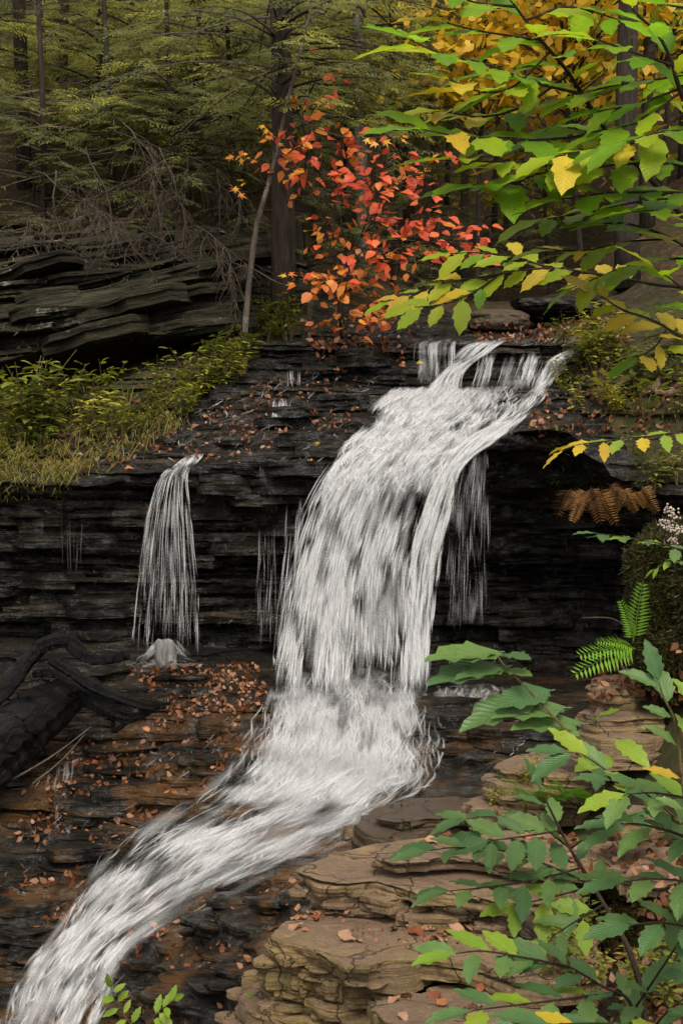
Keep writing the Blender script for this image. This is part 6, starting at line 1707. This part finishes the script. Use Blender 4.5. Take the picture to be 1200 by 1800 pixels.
# ------------------------------------------------------------------ fallen leaves
def fallen(n, poly, L0, L1, mix, label, group, wet=False):
    xs = [p[0] for p in poly]; ys = [p[1] for p in poly]; c = 0
    for _ in range(n * 15):
        if c >= n: return
        px, py = RL.uniform(min(xs), max(xs)), RL.uniform(min(ys), max(ys))
        ins = False; j = len(poly) - 1
        for i in range(len(poly)):
            if (poly[i][1] > py) != (poly[j][1] > py) and px < (poly[j][0] - poly[i][0]) * (py - poly[i][1]) / (poly[j][1] - poly[i][1]) + poly[i][0]: ins = not ins
            j = i
        if not ins: continue
        if fbm(px * .018, py * .03, 0, 71, 2) < RL.uniform(-.12, .3): continue
        h = hit(px, py)
        if h is None: continue
        nr = h[1]
        if nr.dot(h[0]) > 0: nr = -nr
        if nr.z < .35: continue
        o = bpy.data.objects.new('fallen_leaf', RL.choice(LF_FALL[pick(mix)])); COL.objects.link(o)
        a = RL.uniform(0, 6.28); L = RL.uniform(L0 * .7, L1 * 1.15)
        nn = nr + Vector((RL.uniform(-.3, .3), RL.uniform(-.5, .1), RL.uniform(-.2, .3)))
        d = Vector((math.cos(a), math.sin(a), 0)); d = (d - nr * d.dot(nr)).normalized()
        o.matrix_basis = frame(h[0] + nr * (.008 + .10 * L) - d * L * .5, d, nn, (L, L, L))
        tag(o, label, 'fallen leaf', group)
        c += 1
FM = [('fallen', 8), ('beech_gold', .5), ('fallen_pale', 1)]
fallen(34, [(500, 1590), (900, 1600), (940, 1640), (700, 1670), (520, 1640)], 0.041, 0.068, [('fallen_pale', 5), ('fallen', 2)], 'curled dry leaf on the broad flat slab of the ledge', 'dry leaves on the broad slab')
fallen(16, [(680, 1470), (1150, 1470), (1160, 1530), (700, 1520)], 0.041, 0.063, [('fallen_pale', 4), ('fallen', 3)], 'dry leaf on the upper slabs of the ledge', 'dry leaves on the upper slabs')
fallen(12, [(680, 1740), (900, 1720), (940, 1800), (690, 1800)], 0.041, 0.063, [('fallen_pale', 4), ('fallen', 3)], 'dry leaf on the small slab at the bottom', 'dry leaves on the bottom slab')
fallen(18, [(960, 1480), (1190, 1490), (1190, 1660), (980, 1620)], 0.031, 0.050, [('fallen_pale', 5), ('fallen', 3)], 'dry leaf on the soil among the sapling stems', 'dry leaves under the saplings')
fallen(14, [(1030, 1190), (1190, 1130), (1200, 1240), (1040, 1250)], 0.037, 0.062, [('fallen', 4), ('fallen_pale', 3)], 'autumn leaf caught on the stepped stones under the boulder', 'leaves on the right hand steps')
fallen(40, [(230, 1640), (330, 1590), (500, 1520), (520, 1560), (470, 1660), (400, 1780), (230, 1790), (190, 1740)], 0.031, 0.053, FM, 'autumn leaf stuck on the dark wet rock beside the rapids', 'leaves on the rock beside the rapids')
fallen(44, [(100, 1330), (420, 1230), (420, 1330), (330, 1420), (200, 1480), (60, 1480)], 0.037, 0.062, FM, 'autumn leaf on the wet ledges between driftwood and rapids', 'leaves on the ledges left of the rapids')
fallen(12, [(0, 1540), (140, 1530), (130, 1590), (0, 1620)], 0.037, 0.056, FM, 'autumn leaf on the brown ledge at the left edge of the rapids', 'leaves at the lower left edge')
fallen(20, [(250, 1170), (460, 1170), (460, 1230), (270, 1230)], 0.037, 0.062, [('fallen', 8), ('fallen_pale', 2)], 'leaf in the wet litter at the foot of the black wall', 'leaves at the foot of the wall')
fallen(30, [(200, 800), (480, 690), (640, 640), (640, 760), (520, 860), (240, 850)], 0.037, 0.062, FM, 'autumn leaf on the black shelves left of the falls', 'leaves on the shelves left of the falls')
fallen(20, [(520, 570), (740, 570), (740, 640), (560, 660)], 0.043, 0.068, FM, 'autumn leaf on the steps below the red bush', 'leaves below the red bush')
fallen(18, [(820, 570), (1100, 560), (1080, 600), (830, 600)], 0.050, 0.074, [('fallen', 8), ('fallen_pale', 2)], 'autumn leaf on the stream bed above the falls', 'leaves above the falls')
fallen(16, [(880, 760), (1000, 700), (1150, 690), (1150, 740), (900, 780)], 0.043, 0.068, [('fallen', 8), ('fallen_pale', 2)], 'autumn leaf on the right hand shoulder of the falls', 'leaves right of the falls')
# the many small ones
lit = Crown()
def litter(n, poly, L):
    xs = [p[0] for p in poly]; ys = [p[1] for p in poly]
    for _ in range(n):
        px, py = RL.uniform(min(xs), max(xs)), RL.uniform(min(ys), max(ys))
        ins = False; j = len(poly) - 1
        for i in range(len(poly)):
            if (poly[i][1] > py) != (poly[j][1] > py) and px < (poly[j][0] - poly[i][0]) * (py - poly[i][1]) / (poly[j][1] - poly[i][1]) + poly[i][0]: ins = not ins
            j = i
        if not ins: continue
        h = hit(px, py)
        if h is None or abs(h[1].z) < .3: continue
        lit.leaf(np.array(h[0]) + np.array((0, -.02, .02)), L * RL.uniform(.5, 1.1), RL.choice((0, 0, 0, 1)))
litter(900, [(820, 566), (1120, 545), (1100, 604), (840, 604)], .06)
litter(420, [(960, 690), (1200, 680), (1200, 760), (900, 780)], .06)
litter(380, [(520, 565), (740, 570), (700, 640), (560, 640)], .08)
litter(900, [(380, 690), (640, 640), (640, 760), (300, 830)], .05)
litter(500, [(60, 720), (330, 700), (300, 800), (60, 850)], .06)
litter(900, [(220, 1170), (460, 1170), (470, 1250), (300, 1260)], .05)
litter(1100, [(40, 1330), (420, 1240), (430, 1340), (200, 1490), (30, 1500)], .055)
litter(200, [(0, 1520), (160, 1520), (140, 1620), (0, 1640)], .06)
litter(200, [(200, 1640), (500, 1500), (520, 1560), (400, 1780), (230, 1790)], .05)
litter(600, [(960, 1470), (1200, 1480), (1200, 1800), (960, 1800)], .05)
litter(300, [(1030, 1190), (1200, 1120), (1200, 1250), (1040, 1250)], .06)
litter(260, [(500, 1590), (940, 1605), (940, 1680), (640, 1670)], .02)
V = np.concatenate(lit.V)
o = link('leaf_litter', mesh_np('leaf_litter', V, np.concatenate(lit.Fc), [M['fallen'], M['fallen_pale']], midx=np.concatenate(lit.mi), smooth=False))
tag(o, 'small scraps of rusty leaf litter strewn over rock and soil', 'leaf litter', kind='stuff')
